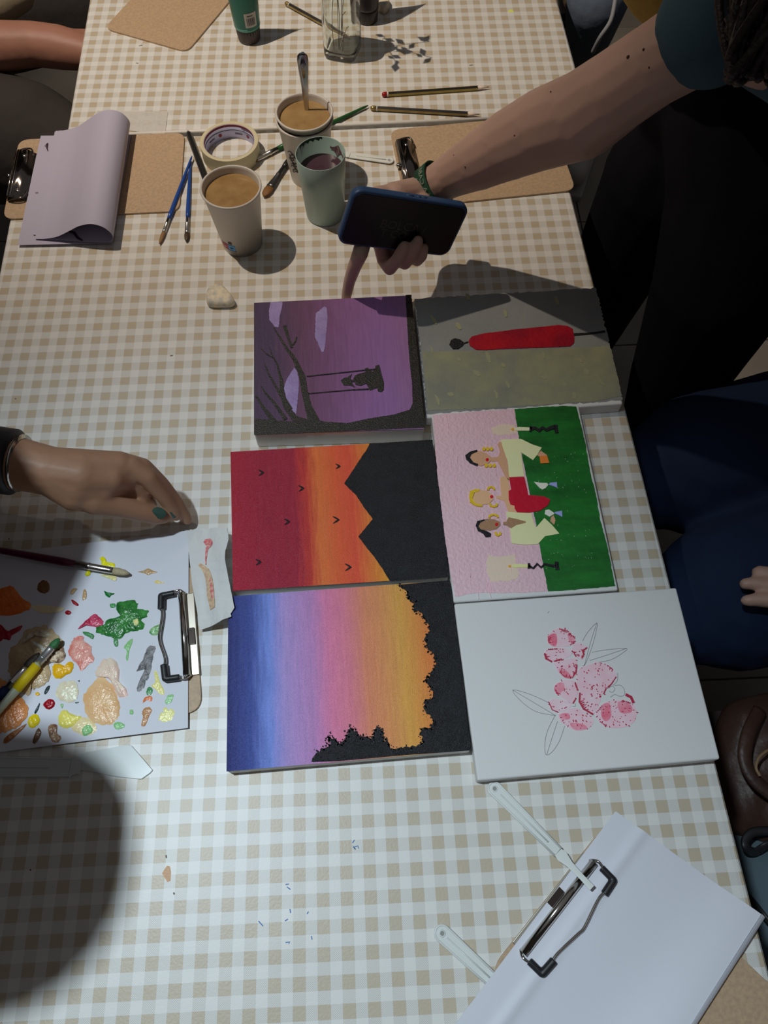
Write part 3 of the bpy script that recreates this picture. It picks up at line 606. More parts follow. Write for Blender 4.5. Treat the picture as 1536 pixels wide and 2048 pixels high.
# ================================================================ PAPER SHEETS
m_paper = mat('white_paper', (0.74,0.75,0.82), 0.55, bump=(25,0.12,0.002)); m_paper2 = mat('lilac_white_paper', (0.50,0.47,0.60), 0.6, bump=(18,0.15,0.002))
def sheet(name, A, B, C, D, zf, m, parent=None, n=24, th=0.00025, k=14):
    """bilinear sheet A,B,C,D (world xy) with height function zf(u,v)"""
    vs = []; fs = []
    for i in range(n+1):
        for j in range(k+1):
            u, v = i/n, j/k; p = (A.lerp(B,u)).lerp(D.lerp(C,u), v); vs.append(Vector((p.x,p.y,T+zf(u,v))))
    for i in range(n):
        for j in range(k): a = i*(k+1)+j; fs.append((a, a+k+1, a+k+2, a+1))
    o = mesh(name, vs, fs, m, parent, True); return thick(o, th)
def V2(p): return Vector((p.x, p.y))
# palette sheet
hp = 0.0042
A, B, C, D = V2(U(-150,1124,hp)), V2(U(378,1062,hp)), V2(U(376,1456,hp)), V2(U(-150,1523,hp))
t = thing('palette_sheet', U(150,1280,0.0035), 'white sheet covered with dabs of mixed paint, used as a palette', 'paper')
sheet('paper', A, B, C, D, lambda u,v: 0.0042 + 0.003*max(0,u-0.75)*4*max(0,1-v*3)*0.5 + 0.0005*math.sin(6*u+3*v), m_paper, t)
pal = t
# paint dabs
def dab(pts, col, hgt=0.0012, rough=0.22, seed=0, var=None, name='paint_dab', streak=0.5):
    """thick wet paint: outline in picture points, domed and ridged"""
    rnd = random.Random(seed); P = [U(x, y, hp+0.0006) for x, y in pts]; P = smooth_curve(P, 4, True)
    c = sum(P, Vector())/len(P); n = len(P); R = 5; vs = []; fs = []
    ph = rnd.uniform(0, 6)
    for i in range(R):
        k = 1 - i/R
        for p in P:
            q = c + (p-c)*(k*(1 + (rnd.uniform(-.05,.05) if i == 0 else 0)))
            zz_ = hgt*(0, 0.75, 0.9, 1.0, 0.95)[i] + (hgt*streak*(math.sin(q.x*900+q.y*500+ph)*0.4 + rnd.uniform(-.35,.35)) if i else 0)
            vs.append(Vector((q.x, q.y, T+hp+0.0003+max(0.0, zz_))))
    vs.append(Vector((c.x,c.y,T+hp+0.0003+hgt*0.95)))
    for i in range(R-1):
        for k in range(n): fs.append((i*n+k, i*n+(k+1)%n, (i+1)*n+(k+1)%n, (i+1)*n+k))
    for k in range(n): fs.append(((R-1)*n+k, (R-1)*n+(k+1)%n, R*n))
    dab.n += 1
    m = mat('wet_paint_%d' % dab.n, col, rough, bump=(350, 0.7, 0.001), var=var)
    return mesh(name, vs, fs, m, pal, True)
dab.n = 0
def z2(P): return [(x/3.072, 1200+y/3.072) for x, y in P]
def z1(P): return [(x/3.072, 840+y/3.072) for x, y in P]
kp = (172,182,200)
cG = K(10,70,28,kp); cG2 = K(110,165,120,kp); cT = K(150,128,98,kp); cY = K(190,150,20,kp); cR = K(125,10,28,kp)
dab(z2([(720,20),(800,0),(845,15),(845,50),(905,65),(905,100),(870,120),(890,150),(880,180),(830,190),(780,200),(740,235),(690,230),(650,215),(600,205),(588,170),(640,150),(660,120),(730,100),(770,75),(720,70)]), cG, 0.0022, 0.18, 1, (120,K(60,130,70,kp),0.25))
dab(z2([(820,120),(850,115),(858,150),(840,165),(822,150)]), K(180,190,140,kp), 0.0026, seed=2)
dab(z2([(480,175),(500,150),(545,110),(585,85),(620,115),(635,140),(610,165),(560,160),(510,155),(490,175)]), K(170,70,110,kp), 0.0014, seed=3, var=(150,K(135,20,50,kp),0.2))
dab(z2([(915,190),(940,165),(985,148),(1005,160),(990,200),(955,220),(925,212)]), K(40,105,60,kp), 0.001, seed=4, var=(300,K(130,175,135,kp),0.2))
dab(z2([(508,195),(545,198),(575,215),(570,240),(540,225),(515,210)]), K(60,120,80,kp), 0.0008, seed=5)
dab(z2([(700,235),(722,240),(725,280),(708,285),(698,262)]), K(60,120,80,kp), 0.0007, seed=6)
dab(z2([(760,290),(790,250),(815,235),(812,265),(795,310),(785,375),(772,360),(778,310)]), cG2, 0.0007, seed=7)
dab(z2([(455,235),(500,220),(515,250),(560,285),(565,330),(580,370),(545,395),(500,435),(485,410),(440,360),(420,320),(430,280)]), K(170,90,88,kp), 0.0012, seed=8, var=(140,K(200,150,150,kp),0.2))
dab(z2([(320,430),(330,395),(370,392),(400,405),(425,378),(450,395),(440,440),(405,460),(370,482),(330,470)]), cY, 0.0018, seed=9)
dab(z2([(110,260),(160,190),(230,160),(300,170),(345,205),(385,260),(385,320),(400,350),(345,385),(290,370),(300,400),(310,450),(285,510),(220,545),(180,550),(185,580),(150,585),(110,530),(60,470),(48,400),(60,310)]), K(140,126,104,kp), 0.0026, 0.2, 10, (45,K(168,156,136,kp),0.2))
dab(z2([(270,380),(300,330),(350,300),(385,290),(400,345),(370,385),(320,385),(290,395)]), K(75,52,36,kp), 0.0034, seed=11, var=(200,K(180,170,160,kp),0.12))
dab(z2([(140,235),(200,190),(280,180),(330,215),(300,235),(260,215),(200,215),(160,250),(120,290)]), K(190,188,180,kp), 0.0038, seed=12, var=(120,K(120,110,95,kp),0.2))
dab(z2([(190,250),(240,265),(290,300),(330,320),(290,360),(250,300),(200,275)]), K(190,195,205,kp), 0.0036, seed=13)
dab(z2([(512,600),(530,560),(580,500),(620,470),(690,520),(720,590),(745,660),(730,720),(690,765),(620,772),(560,745),(525,690)]), K(180,144,108,kp), 0.0022, seed=14, var=(60,K(196,168,140,kp),0.25))
dab(z2([(580,455),(610,400),(640,365),(690,358),(720,390),(735,440),(735,500),(775,545),(785,590),(755,605),(720,585),(690,520),(660,480),(610,475)]), K(205,160,164,kp), 0.0028, seed=15, var=(70,K(212,184,180,kp),0.2))
dab(z2([(345,560),(370,510),(420,495),(460,500),(480,550),(475,600),(440,630),(390,620),(350,600)]), K(178,172,158,kp), 0.0012, seed=16, var=(250,K(200,198,190,kp),0.2))
dab(z2([(358,720),(380,680),(405,675),(430,695),(470,710),(500,715),(480,745),(440,780),(390,785),(360,760)]), K(190,186,100,kp), 0.0018, seed=17)
dab(z2([(470,740),(510,720),(560,735),(598,780),(580,820),(530,835),(480,820),(440,790)]), K(190,180,150,kp), 0.0008, seed=18)
dab(z2([(500,800),(525,765),(565,770),(578,800),(555,825),(515,835)]), K(110,165,120,kp), 0.0014, seed=19)
dab(z2([(695,765),(720,745),(775,765),(750,795),(710,795)]), K(110,165,120,kp), 0.0008, seed=20)
dab(z2([(265,640),(295,610),(330,615),(335,645),(310,670),(280,665)]), cR, 0.0016, seed=21)
dab(z2([(170,740),(190,710),(225,702),(243,740),(220,775),(185,785)]), K(205,175,20,kp), 0.0012, seed=22)
dab(z2([(835,440),(850,400),(880,350),(895,300),(930,262),(965,275),(950,330),(940,400),(925,470),(900,520),(880,570),(850,588),(832,572),(850,510),(890,450),(905,415),(870,400)]), K(52,56,66,kp), 0.0006, 0.4, 23, (200,K(110,114,126,kp),0.2))
dab(z2([(945,430),(965,430),(985,500),(1010,550),(1015,580),(990,598),(960,560),(925,530),(950,500)]), K(188,188,130,kp), 0.0008, seed=24)
dab(z2([(895,560),(915,530),(945,545),(930,585),(905,590)]), K(60,120,80,kp), 0.0008, seed=25)
dab(z2([(870,640),(885,600),(915,585),(940,600),(930,628),(900,615)]), K(176,100,60,kp), 0.0008, seed=26)
dab(z2([(865,785),(875,720),(868,690),(890,655),(920,652),(938,680),(918,720),(895,780)]), K(150,115,85,kp), 0.0009, seed=27)
dab(z2([(1010,620),(1030,580),(1072,575),(1068,610),(1040,645),(1015,640)]), K(120,172,136,kp), 0.0007, seed=28)
dab(z2([(962,730),(985,690),(1010,650),(1050,655),(1082,690),(1060,740),(1010,758),(970,750)]), K(186,192,132,kp), 0.0006, seed=29)
dab(z2([(792,690),(800,672),(820,675),(822,700),(802,710)]), cG2, 0.0006, seed=30)
dab(z2([(270,570),(285,535),(305,525),(300,550),(280,578)]), K(24,44,52,kp), 0.0006, seed=31)
dab(z2([(210,690),(225,660),(242,632),(238,662),(220,695)]), K(24,44,52,kp), 0.0006, seed=32)
dab(z2([(215,575),(230,565),(243,578),(228,588)]), cY, 0.0006, seed=33)
dab(z2([(200,870),(215,820),(235,785),(252,810),(240,850),(215,880)]), K(90,68,52,kp), 0.0008, seed=34)
dab(z2([(295,790),(310,765),(350,770),(350,820),(375,840),(360,875),(320,870),(300,830)]), K(96,66,52,kp), 0.0008, seed=35, var=(200,K(150,128,110,kp),0.15))
dab(z2([(-60,500),(0,480),(60,520),(120,590),(165,650),(170,700),(120,770),(60,800),(0,815),(-60,800)]), K(160,100,56,kp), 0.0026, seed=36, var=(60,K(182,130,86,kp),0.2))
dab(z2([(20,860),(60,820),(110,790),(160,760),(140,790),(80,850),(30,880)]), K(130,84,50,kp), 0.0007, seed=37)
dab(z2([(-60,150),(0,148),(40,185),(90,190),(137,153),(125,185),(75,215),(60,245),(20,240),(0,255),(-60,250)]), K(130,12,36,kp), 0.0016, seed=38)
dab(z1([(-60,1040),(0,1030),(60,1015),(100,1040),(130,1090),(190,1130),(180,1165),(110,1190),(40,1200),(-60,1180)]), K(176,76,22,kp), 0.0016, seed=39, var=(80,K(196,110,48,kp),0.25))
dab(z1([(228,1040),(240,1000),(270,982),(300,1005),(300,1050),(265,1065)]), K(100,72,46,kp), 0.0009, seed=40)
dab(z1([(200,1140),(300,1140),(390,1155),(360,1180),(280,1188),(210,1170)]), K(196,182,164,kp), 0.0003, 0.5, 41)
dab(z1([(640,1048),(660,1058),(705,1065),(680,1078),(670,1090),(648,1075)]), K(20,96,44,kp), 0.0008, seed=42)
dab(z1([(676,1130),(705,1128),(708,1148),(680,1152)]), K(60,130,80,kp), 0.0006, seed=43)
dab(z1([(437,1105),(455,1108),(480,1130),(475,1142),(450,1130)]), cR, 0.0007, seed=44)
dab(z1([(398,1180),(415,1168),(437,1180),(425,1195),(405,1192)]), cR, 0.0007, seed=45)
dab(z1([(505,1100),(512,1045),(528,1045),(530,1090),(515,1104)]), cT, 0.0005, seed=46)
dab(z1([(430,1065),(445,1035),(475,1035),(462,1050),(445,1070)]), cT, 0.0005, seed=47)
dab(z1([(845,932),(880,925),(910,912),(940,925),(972,935),(930,945),(910,952),(885,940)]), cT, 0.0007, seed=48)
dab(z1([(948,995),(965,982),(985,992),(1018,998),(985,1004),(960,1003)]), K(190,176,120,kp), 0.0005, seed=49)
dab(z1([(612,850),(632,838),(648,852),(660,875),(700,880),(700,905),(660,905),(625,890),(622,865)]), K(214,190,20,kp), 0.0014, seed=50)
dab(z1([(522,945),(535,925),(555,925),(552,950),(530,958)]), K(214,190,20,kp), 0.0012, seed=51)
dab(z1([(610,948),(660,952),(712,960),(708,988),(660,970)]), K(176,178,130,kp), 0.0003, seed=52)
dab(z1([(980,1130),(985,1085),(1000,1078),(1005,1110),(992,1135)]), K(140,150,130,kp), 0.0004, seed=53)
dab(z2([(370,640),(388,640),(380,665)]), cG2, 0.0004, seed=54); dab(z2([(460,628),(485,626),(470,636)]), K(40,70,60,kp), 0.0004, seed=55); dab(z2([(478,495),(488,492),(486,503)]), K(30,40,60,kp), 0.0004, seed=56)
dab(z1([(460,1340),(490,1325),(515,1335),(500,1352),(470,1355)]), K(190,120,125,kp), 0.0006, seed=57)
# lower-right sheet, folded over towards the right edge
hs = 0.008
A, B, C_ = V2(U(1232,1622,hs)), V2(U(1516,1828,hs)), V2(U(962,1980,hs)); D_ = C_; Cc = V2(B + (C_-A))
def zr(u, v): return 0.0060 + 0.0012*math.sin(5*u+2*v) + 0.010*math.exp(-((1-u)/0.25)**2) + 0.0022*math.exp(-((u-0.20)/0.035)**2)
o = sheet('drawing_sheet', A, B, V2(B+(C_-A)*1.25), V2(A+(C_-A)*1.25), zr, m_paper, None, 48); prop(o, 'white folded sheet under the wire clip at the near right corner of the table', 'paper')
# the fold rolls under and lies back on the board
e1 = (C_-A)*1.25; uu = (B-A).normalized(); vs = []; fs = []; prof = [(0.0,0.0165),(0.004,0.0145),(0.0055,0.0105),(0.0035,0.0068),(-0.004,0.0052),(-0.02,0.0046)]
for i, (a_, z_) in enumerate(prof):
    for j in range(15): p = B + e1*(j/14) + uu*a_; vs.append(Vector((p.x,p.y,T+z_)))
for i in range(len(prof)-1):
    for j in range(14): a_ = i*15+j; fs.append((a_, a_+15, a_+16, a_+1))
oo = mesh('folded_underside', vs, fs, m_paper, o, True); thick(oo, 0.0002, -1)
# left-top: flat sheets and a curled one
t = thing('flat_drawing_sheets', U(150,370,0.0035), 'pale drawing sheets lying flat on the far left clipboard beneath the curled page', 'paper')
sheet('paper', V2(U(82,272,.0045)), V2(U(262,270,.0045)), V2(U(225,486,.0045)), V2(U(35,490,.0045)), lambda u,v: 0.0048+0.0006*math.sin(5*v), m_paper2, t)
sheet('paper', V2(U(110,264,.0055)), V2(U(255,262,.0055)), V2(U(222,484,.0055)), V2(U(66,470,.0055)), lambda u,v: 0.0060, m_paper2, t)
m_ink = mat('dark_purple_ink', (0.03,0.015,0.03), 0.6)
g = G(); stroke(g, [(93,300),(98,294),(97,303),(99,309)], [.001,.003,.002,.001], T+0.0065); g.out('ink_mark', m_ink, t)
g = G(); stroke(g, [(74,393),(80,392)], .0008, T+0.0065); g.out('ink_mark', m_ink, t)
# curled page: profile across the page swept between its far and near edges
A0, A1 = U(112,262,0.0065), U(70,478,0.0065)     # left edge, far end and near end
R0, R1 = U(262,256,0.012), U(228,482,0.012)      # right side below the curl
prof = [(0.0,0.0068),(0.12,0.0080),(0.30,0.014),(0.48,0.026),(0.64,0.037),(0.80,0.0425),(0.93,0.0385),(1.0,0.028),(1.005,0.018),(0.95,0.0105),(0.82,0.0082),(0.55,0.0074),(0.30,0.0072),(0.05,0.0072)]
ps = smooth_curve([(a_, z_, 0) for a_, z_ in prof], 4); vs = []; fs = []; n = len(ps); K2 = 14
for j in range(K2+1):
    v = j/K2; a_ = A0.lerp(A1, v); r_ = R0.lerp(R1, v); k = 1.0 + 0.10*v
    for p in ps: q = a_.lerp(r_, p.x); vs.append(Vector((q.x, q.y, T + 0.0068 + (p.y-0.0068)*(1.0-0.05*v))))
for j in range(K2):
    for i in range(n-1): q = j*n+i; fs.append((q, q+1, q+n+1, q+n))
o = mesh('curled_sheet', vs, fs, m_paper2, None, True); thick(o, 0.00025, -1)
prop(o, 'lilac white page curled over on itself, on the far left clipboard', 'paper')
g = G()
def fin(x, y): p = U(x, y, 0.009); return Vector((p.x, p.y))
stroke(g, [(135,462),(148,465),(155,475),(165,481)], [.002,.004,.004,.002], T+0.0090, T+0.0094, fin)
stroke(g, [(150,455),(161,452)], .002, T+0.0090, T+0.0094, fin); g.out('ink_drawing', m_ink, o)
# wrinkled clear plastic by the far table joint
m_film = mat('clear_film', (0.85,0.83,0.78), 0.22, alpha=0.6, bump=(90,1.0,0.003))
o = sheet('clear_plastic_film', V2(U(195,222)), V2(U(336,224)), V2(U(330,272)), V2(U(175,250)), lambda u,v: 0.0006+0.0012*abs(math.sin(9*u+5*v)*math.sin(7*v+4*u)), m_film, None, 30, 0.0001)
prop(o, 'crinkled clear plastic film lying behind the curled page', 'plastic')
# tissue
m_tis = mat('tissue', (0.76,0.76,0.74), 0.85, bump=(220,0.8,0.0012))
outl = [(372,1064),(400,1056),(432,1060),(460,1068),(462,1090),(456,1112),(455,1130),(463,1170),(474,1225),(466,1236),(468,1242),(445,1252),(400,1261),(396,1230),(384,1165),(378,1110)]
P = [V2(U(*p, 0.006)) for p in outl]; bm = bmesh.new(); bv = [bm.verts.new((p.x,p.y,T+0.006)) for p in P]; bm.faces.new(bv); bmesh.ops.triangulate(bm, faces=bm.faces); 
for _ in range(4): bmesh.ops.subdivide_edges(bm, edges=[e for e in bm.edges if e.calc_length() > 0.006], cuts=1, use_grid_fill=False); bmesh.ops.triangulate(bm, faces=bm.faces)
c0 = V2(U(404,1160))
for v in bm.verts:
    d = v.co.x - c0.x; base = min(0.0222, 0.0066 + 0.62*max(0, d-0.004))
    v.co.z = T + max(0.0012, base) + 0.0011*math.sin(v.co.x*260+v.co.y*90) + 0.0006*math.sin(v.co.y*420)
me = bpy.data.meshes.new('paper_tissue'); bm.to_mesh(me); bm.free(); me.polygons.foreach_set('use_smooth', [True]*len(me.polygons))
tc_ = U(420,1160, 0.001); tis = link('paper_tissue', me, m_tis, None, tc_); thick(tis, 0.0006)
prop(tis, 'crumpled white paper tissue with red and brown stains beside the palette clip', 'tissue')
def ongrid(pts, w, name, m):
    """stain following the tissue"""
    g = G(); P = smooth_curve([U(x,y,0.008) for x,y in pts], 6); ws_ = w; n = len(P); vs = []; fs = []
    for i, p in enumerate(P):
        t_ = (P[min(n-1,i+1)]-P[max(0,i-1)]).normalized(); nn = Vector((-t_.y,t_.x,0)); k = i/(n-1)*(len(ws_)-1); a_ = int(min(k, len(ws_)-2)); ww = (ws_[a_]*(1-k+a_)+ws_[a_+1]*(k-a_))/2
        for s__ in (-1,-.5,0,.5,1):
            q = p + nn*ww*s__; d = q.x-c0.x; z_ = min(0.0222, 0.0066+0.62*max(0,d-0.004)) + 0.0011*math.sin(q.x*260+q.y*90)+0.0006*math.sin(q.y*420) + 0.00095
            vs.append(Vector((q.x,q.y,T+z_)))
    for i in range(n-1):
        for k in range(4): fs.append((i*5+k, i*5+k+1, i*5+k+6, i*5+k+5))
    g.add(vs, fs); return g.out(name, m, tis, True)
m_st1 = mat('red_stain', K(160,80,90,WB), 0.7, var=(300,K(176,140,140,WB),0.15)); m_st2 = mat('brown_stain', K(152,132,112,WB), 0.7, var=(300,K(170,160,140,WB),0.15))
ongrid([(398,1128),(412,1142),(420,1165),(423,1190),(428,1222)], [.003,.007,.008,.009,.006], 'brown_stain', m_st2)
ongrid([(408,1080),(416,1084),(420,1090),(413,1100),(412,1130)], [.004,.009,.007,.003,.001], 'red_stain', m_st1)
ongrid([(422,1160),(426,1185),(430,1206)], [.002,.004,.003], 'red_stain', m_st1)
# ================================================================ SPATULAS, BRUSHES, PENCILS
m_plas = mat('white_plastic', (0.76,0.79,0.76), 0.32, sss=0.0)
m_clearp = mat('translucent_plastic', (0.78,0.84,0.82), 0.25, alpha=0.62)
def spatula(label, p_hole, p_neck, p_tip, w_end=0.0125, w_neck=0.009, w_stem=0.005, hz=(0.004,0.004,0.004), blade=None, m=None, back=0.0):
    a, b, c = U(*p_hole, hz[0]), U(*p_neck, hz[1]), U(*p_tip, hz[2]); u = (b-a).normalized(); v = Vector((-u.y, u.x, 0)).normalized(); Lh = (b-a).length
    ct = a.lerp(c, .5); t = thing('plastic_spatula', (ct.x, ct.y, T), label, 'spatula'); m = m or m_plas
    w = lambda s: (w_end + (w_neck-w_end)*s)/2; wv = Vector((0,0,1))
    def P(s, q, z): return a + (b-a)*s + v*q + wv*z
    # handle rim: outline tube around a thinner web, hole at the end
    out = [P(0.0, 0, 0)] ; r0 = w_end/2
    rim = []
    for k in range(9): an = math.pi*(0.5 + k/8); rim.append(a + u*(r0 + r0*math.cos(an)) + v*(r0*math.sin(an)))
    rim += [P(1.0, -w(1), 0)]; left = [P(1.0, w(1), 0)]
    loop = left + [P(0.5, w(.5), 0)] + rim[:9] + [P(0.5, -w(.5), 0), rim[9]]
    G().tube(loop, 0.0011, 8).out('handle_rim', m, t, True)
    g = G(); pts = [q + (P(0.5,0,0)-q).normalized()*0.0003 for q in loop]; g.prism([V2(q) for q in pts], a.z-0.0007, a.z+0.0003)
    o = g.out('handle_web', m, t)
    if abs(hz[0]-hz[1]) > 1e-4:
        for vv in o.data.vertices:
            pp = vv.co + WL[t]; s_ = (pp - a).dot(b-a)/(b-a).length_squared; vv.co.z += (b.z-a.z)*s_
    G().tube([P(0.16, 0, 0.0006), P(0.86, 0, 0.0006)], (0.0008), 8).out('handle_groove_ridge', m, t, True)
    ring = [a + u*(r0) + Vector((math.cos(k*math.pi/6)*0.0026*u.x - math.sin(k*math.pi/6)*0.0026*u.y, math.cos(k*math.pi/6)*0.0026*u.y + math.sin(k*math.pi/6)*0.0026*u.x, 0.0004)) for k in range(13)]
    G().tube(ring, 0.0007, 6, False).out('hanging_hole', m, t, True)
    G().tube([a + u*r0 + wv*0.0002, a + u*r0 + wv*0.0006], 0.0021, 14).out('hole', m_rubber if False else mat('hole_shade', (0.30,0.30,0.28), 0.6), t)
    # neck and stem
    vs = []; segs = [(b, w(1)), (b.lerp(c,0.12), w_neck*0.62), (b.lerp(c,0.35), w_stem/2*1.25), (b.lerp(c,0.7), w_stem/2), (c, w_stem/2*1.1)]
    d = (c-b).normalized(); vn = Vector((-d.y, d.x, 0)).normalized(); n = len(segs)
    for q, ww in segs: vs += [q - vn*ww + wv*0.0008, q + vn*ww + wv*0.0008, q - vn*ww - wv*0.0006, q + vn*ww - wv*0.0006]
    fs = [(0,1,3,2), (4*n-4,4*n-3,4*n-1,4*n-2)]
    for i in range(n-1):
        k = 4*i; fs += [(k,k+1,k+5,k+4), (k+2,k+3,k+7,k+6), (k,k+2,k+6,k+4), (k+1,k+3,k+7,k+5)]
    bev(mesh('stem', vs, fs, m, t), 0.0003, 1)
    if blade:
        Q = [V2(U(*p, 0.002)) for p in blade]; o = G().prism(Q, T+0.0012, T+0.0021).out('blade', m_clearp, t); bev(o, 0.0004, 2)
    return t
spatula('white plastic spatula lying across the wire clip and sheet at the near right', (980,1568), (1116,1704), (1184,1776), hz=(0.003,0.010,0.021), w_stem=0.0052)
bpy.data.objects.get('plastic_spatula')
spatula('white plastic spatula with its blade under the near right sheet, below the other one', (873,1856), (1004,1978), (1040,2005), hz=(0.0025,0.0025,0.0025), w_end=0.0135, w_neck=0.011, w_stem=0.009)
spatula('white plastic spatula handle sticking out behind the mint cup', (786,322), (700,310), (668,304), hz=(0.0025,0.0025,0.0025), w_end=0.0115, w_neck=0.010, w_stem=0.006)
spatula('translucent spatula with a broad pointed blade below the paint palette', (-150,1532), (140,1535), (162,1535), hz=(0.0025,0.0025,0.0025), w_end=0.020, w_neck=0.0165, w_stem=0.012, m=m_clearp,
        blade=[(140,1519),(170,1505),(215,1497),(256,1489),(263,1491),(288,1520),(305,1540),(300,1546),(283,1558),(276,1558),(230,1553),(182,1543),(143,1537)])
m_ferr = mat('brush_ferrule', (0.66,0.64,0.60), 0.22, 1.0); m_hair = mat('bristle', (0.30,0.17,0.07), 0.6, bump=(900,0.6))
def brush(label, tip, end, col, rad=0.0032, hz=(0.004,0.004), brist=0.10, ferr=0.18, bcol=None, flat=1.0, rough=0.3, fcol=None, stripe=None, endk=0.5):
    a, b = U(*tip, hz[0]), U(*end, hz[1]); c = a.lerp(b, .5); t = thing('paint_brush', (c.x,c.y,min(a.z,b.z)-rad), label, 'brush')
    P = lambda s: a.lerp(b, s); L = (b-a).length
    mb = mat('bristle_tip', bcol, 0.45, bump=(700,0.8)) if bcol else m_hair
    f1_ = brist; f2_ = brist+ferr; r = rad
    G().tube([P(0), P(f1_*0.25), P(f1_*0.7), P(f1_)], [(r*.25,r*.2),(r*.85*flat,r*.55),(r*1.1*flat,r*.8),(r*.95*flat,r*.8)], 12).out('bristles', mb, t, True)
    G().tube([P(f1_*0.97), P(f1_+ferr*.1), P(f1_+ferr*.6), P(f1_+ferr*.62), P(f1_+ferr*.66), P(f1_+ferr*.68), P(f2_)], [(r*.98*flat,r*.85),(r*flat,r*.88),(r,r),(r*1.12,r*1.12),(r*1.12,r*1.12),(r,r),(r*.98,r*.98)], 14).out('ferrule', mat('brush_ferrule_tinted', fcol, 0.3, 0.8) if fcol else m_ferr, t, True)
    mh = mat('lacquered_handle', col, rough)
    G().tube([P(f2_-0.005), P(f2_+.06), P(f2_+.2), P(f2_+.5), P(.97), P(1)], [r*.92, r*1.15, r*1.1, r*max(.78,endk), r*endk, r*endk*.4], 12).out('handle', mh, t, True)
    if stripe:
        for s0, s1, cc in stripe: G().tube([P(s0), P(s1)], r*1.22, 12).out('handle_paint', mat('paint_on_handle', cc, 0.5), t, True)
    return t
brush('blue handled brush with its bristles at the left, crossing another blue one', (319,488), (384,312), (0.02,0.08,0.36), 0.0028, (0.003,0.006), .13, .14)
brush('blue handled brush standing more upright, its bristles nearer the paper cup', (373,483), (381,319), (0.02,0.08,0.36), 0.0028, (0.003,0.003), .10, .17, (0.07,0.04,0.02), 1.2)
brush('black handled brush poking out left of the cup of tan water', (452,468), (376,263), (0.018,0.018,0.018), 0.0046, (0.005,0.005), .05, .12, endk=1.0)
brush('green handled brush with orange bristles beside the tape roll', (497,326), (736,211), (0.02,0.11,0.03), 0.0038, (0.004,0.004), .065, .17, (0.26,0.13,0.04), 1.2)
brush('old dark brush with a brown tip below the stacked cups', (527,393), (606,282), (0.02,0.02,0.02), 0.0040, (0.004,0.004), .16, .34, (0.24,0.11,0.03), 1.6, fcol=(0.10,0.10,0.11))
brush('dark red brush lying across the top of the palette sheet', (258,1147), (-160,1072), (0.10,0.005,0.035), 0.0040, (0.011,0.014), .075, .175, (0.50,0.42,0.26), 1.0, 0.25)
brush('brush with a green tip and yellow painted handle on the palette', (119,1277), (-120,1560), K(150,165,160,kp), 0.0042, (0.013,0.013), .07, .12, (0.03,0.16,0.05), 1.0, 0.4, fcol=(0.55,0.56,0.56), stripe=[(.20,.38,K(190,172,20,kp))])
brush('brush with a dark tip, silver ferrule and brown blue handle on the palette', (79,1306), (-120,1523), K(100,72,40,kp), 0.0042, (0.013,0.013), .14, .22, (0.05,0.04,0.03), 1.1, 0.4, stripe=[(.345,.43,K(20,40,90,kp))])
def pencil(label, tip, end, cols, cap, L=None, r=0.0037, ferr=None):
    a, b = U(*tip, 0.004), U(*end, 0.004); c = a.lerp(b,.5); t = thing('pencil', (c.x,c.y,T), label, 'pencil'); P = lambda s: a.lerp(b, s)
    u = (b-a).normalized(); x = u.cross(Vector((0,0,1))).normalized(); y = x.cross(u)
    def hexring(p, r_): return [p + x*math.cos(math.pi/3*k+math.pi/6)*r_ + y*math.sin(math.pi/3*k+math.pi/6)*r_ for k in range(6)]
    r1, r2 = hexring(P(.11), r), hexring(P(.945), r)
    for k in range(6):   # faces share a colour scheme, built as thin slats of lacquer
        q = [r1[k], r1[(k+1)%6], r2[(k+1)%6], r2[k]]; n_ = ((q[0]+q[1])/2 - P(.11)).normalized()
        m_ = cols[k % len(cols)]
        vs = q + [v_ - n_*0.0012 for v_ in q]
        mesh('lacquer_face', vs, [(0,1,2,3),(4,5,6,7),(0,1,5,4),(2,3,7,6),(1,2,6,5),(0,3,7,4)], m_, t)
    G().add([],[])
    g = G(); g.tube([P(.02), P(.115)], [r*.22, r*.92], 12); g.out('sharpened_wood', mat('pencil_wood', K(190,160,130,WT), 0.6), t, True)
    G().tube([P(0), P(.022)], [r*.05, r*.24], 8).out('lead', mat('graphite', (0.05,0.05,0.05), 0.4), t, True)
    if ferr: G().tube([P(.935), P(.945)], r*1.02, 12).out('white_band', mat('white_band', (0.7,0.7,0.66), 0.5), t, True); G().tube([P(.945), P(.985), P(1)], [r*1.0, r*1.0, r*.55], 12).out('end_cap', cap, t, True)
    else: G().tube([P(.94), P(.955)], r*1.0, 12).out('white_band', mat('white_band', (0.7,0.7,0.66), 0.5), t, True); G().tube([P(.955), P(.985), P(1)], [r*.98, r*.95, r*.6], 12).out('end_cap', cap, t, True)
    return t
m_pb = mat('black_lacquer', (0.02,0.017,0.015), 0.3); m_py = mat('yellow_lacquer', (0.52,0.40,0.09), 0.3); m_gold2 = mat('gold_lacquer', (0.36,0.26,0.10), 0.3, 0.6); m_redcap = mat('red_dip', (0.40,0.015,0.015), 0.35)
pencil('yellow and black pencil with a red end beside the glass bottle', (979,174), (764,189), [m_py, m_pb, m_py, m_py, m_pb, m_py], m_redcap)
pencil('black and gold pencil with a gold end above the empty clipboard', (960,229), (741,216), [m_pb, m_pb, m_gold2, m_pb, m_pb, m_gold2], m_gold2, ferr=True)
pencil('black and gold pencil partly hidden behind the glass bottle', (705,80), (571,6), [m_pb, m_pb, m_gold2, m_pb, m_pb, m_gold2], m_gold2, ferr=True)
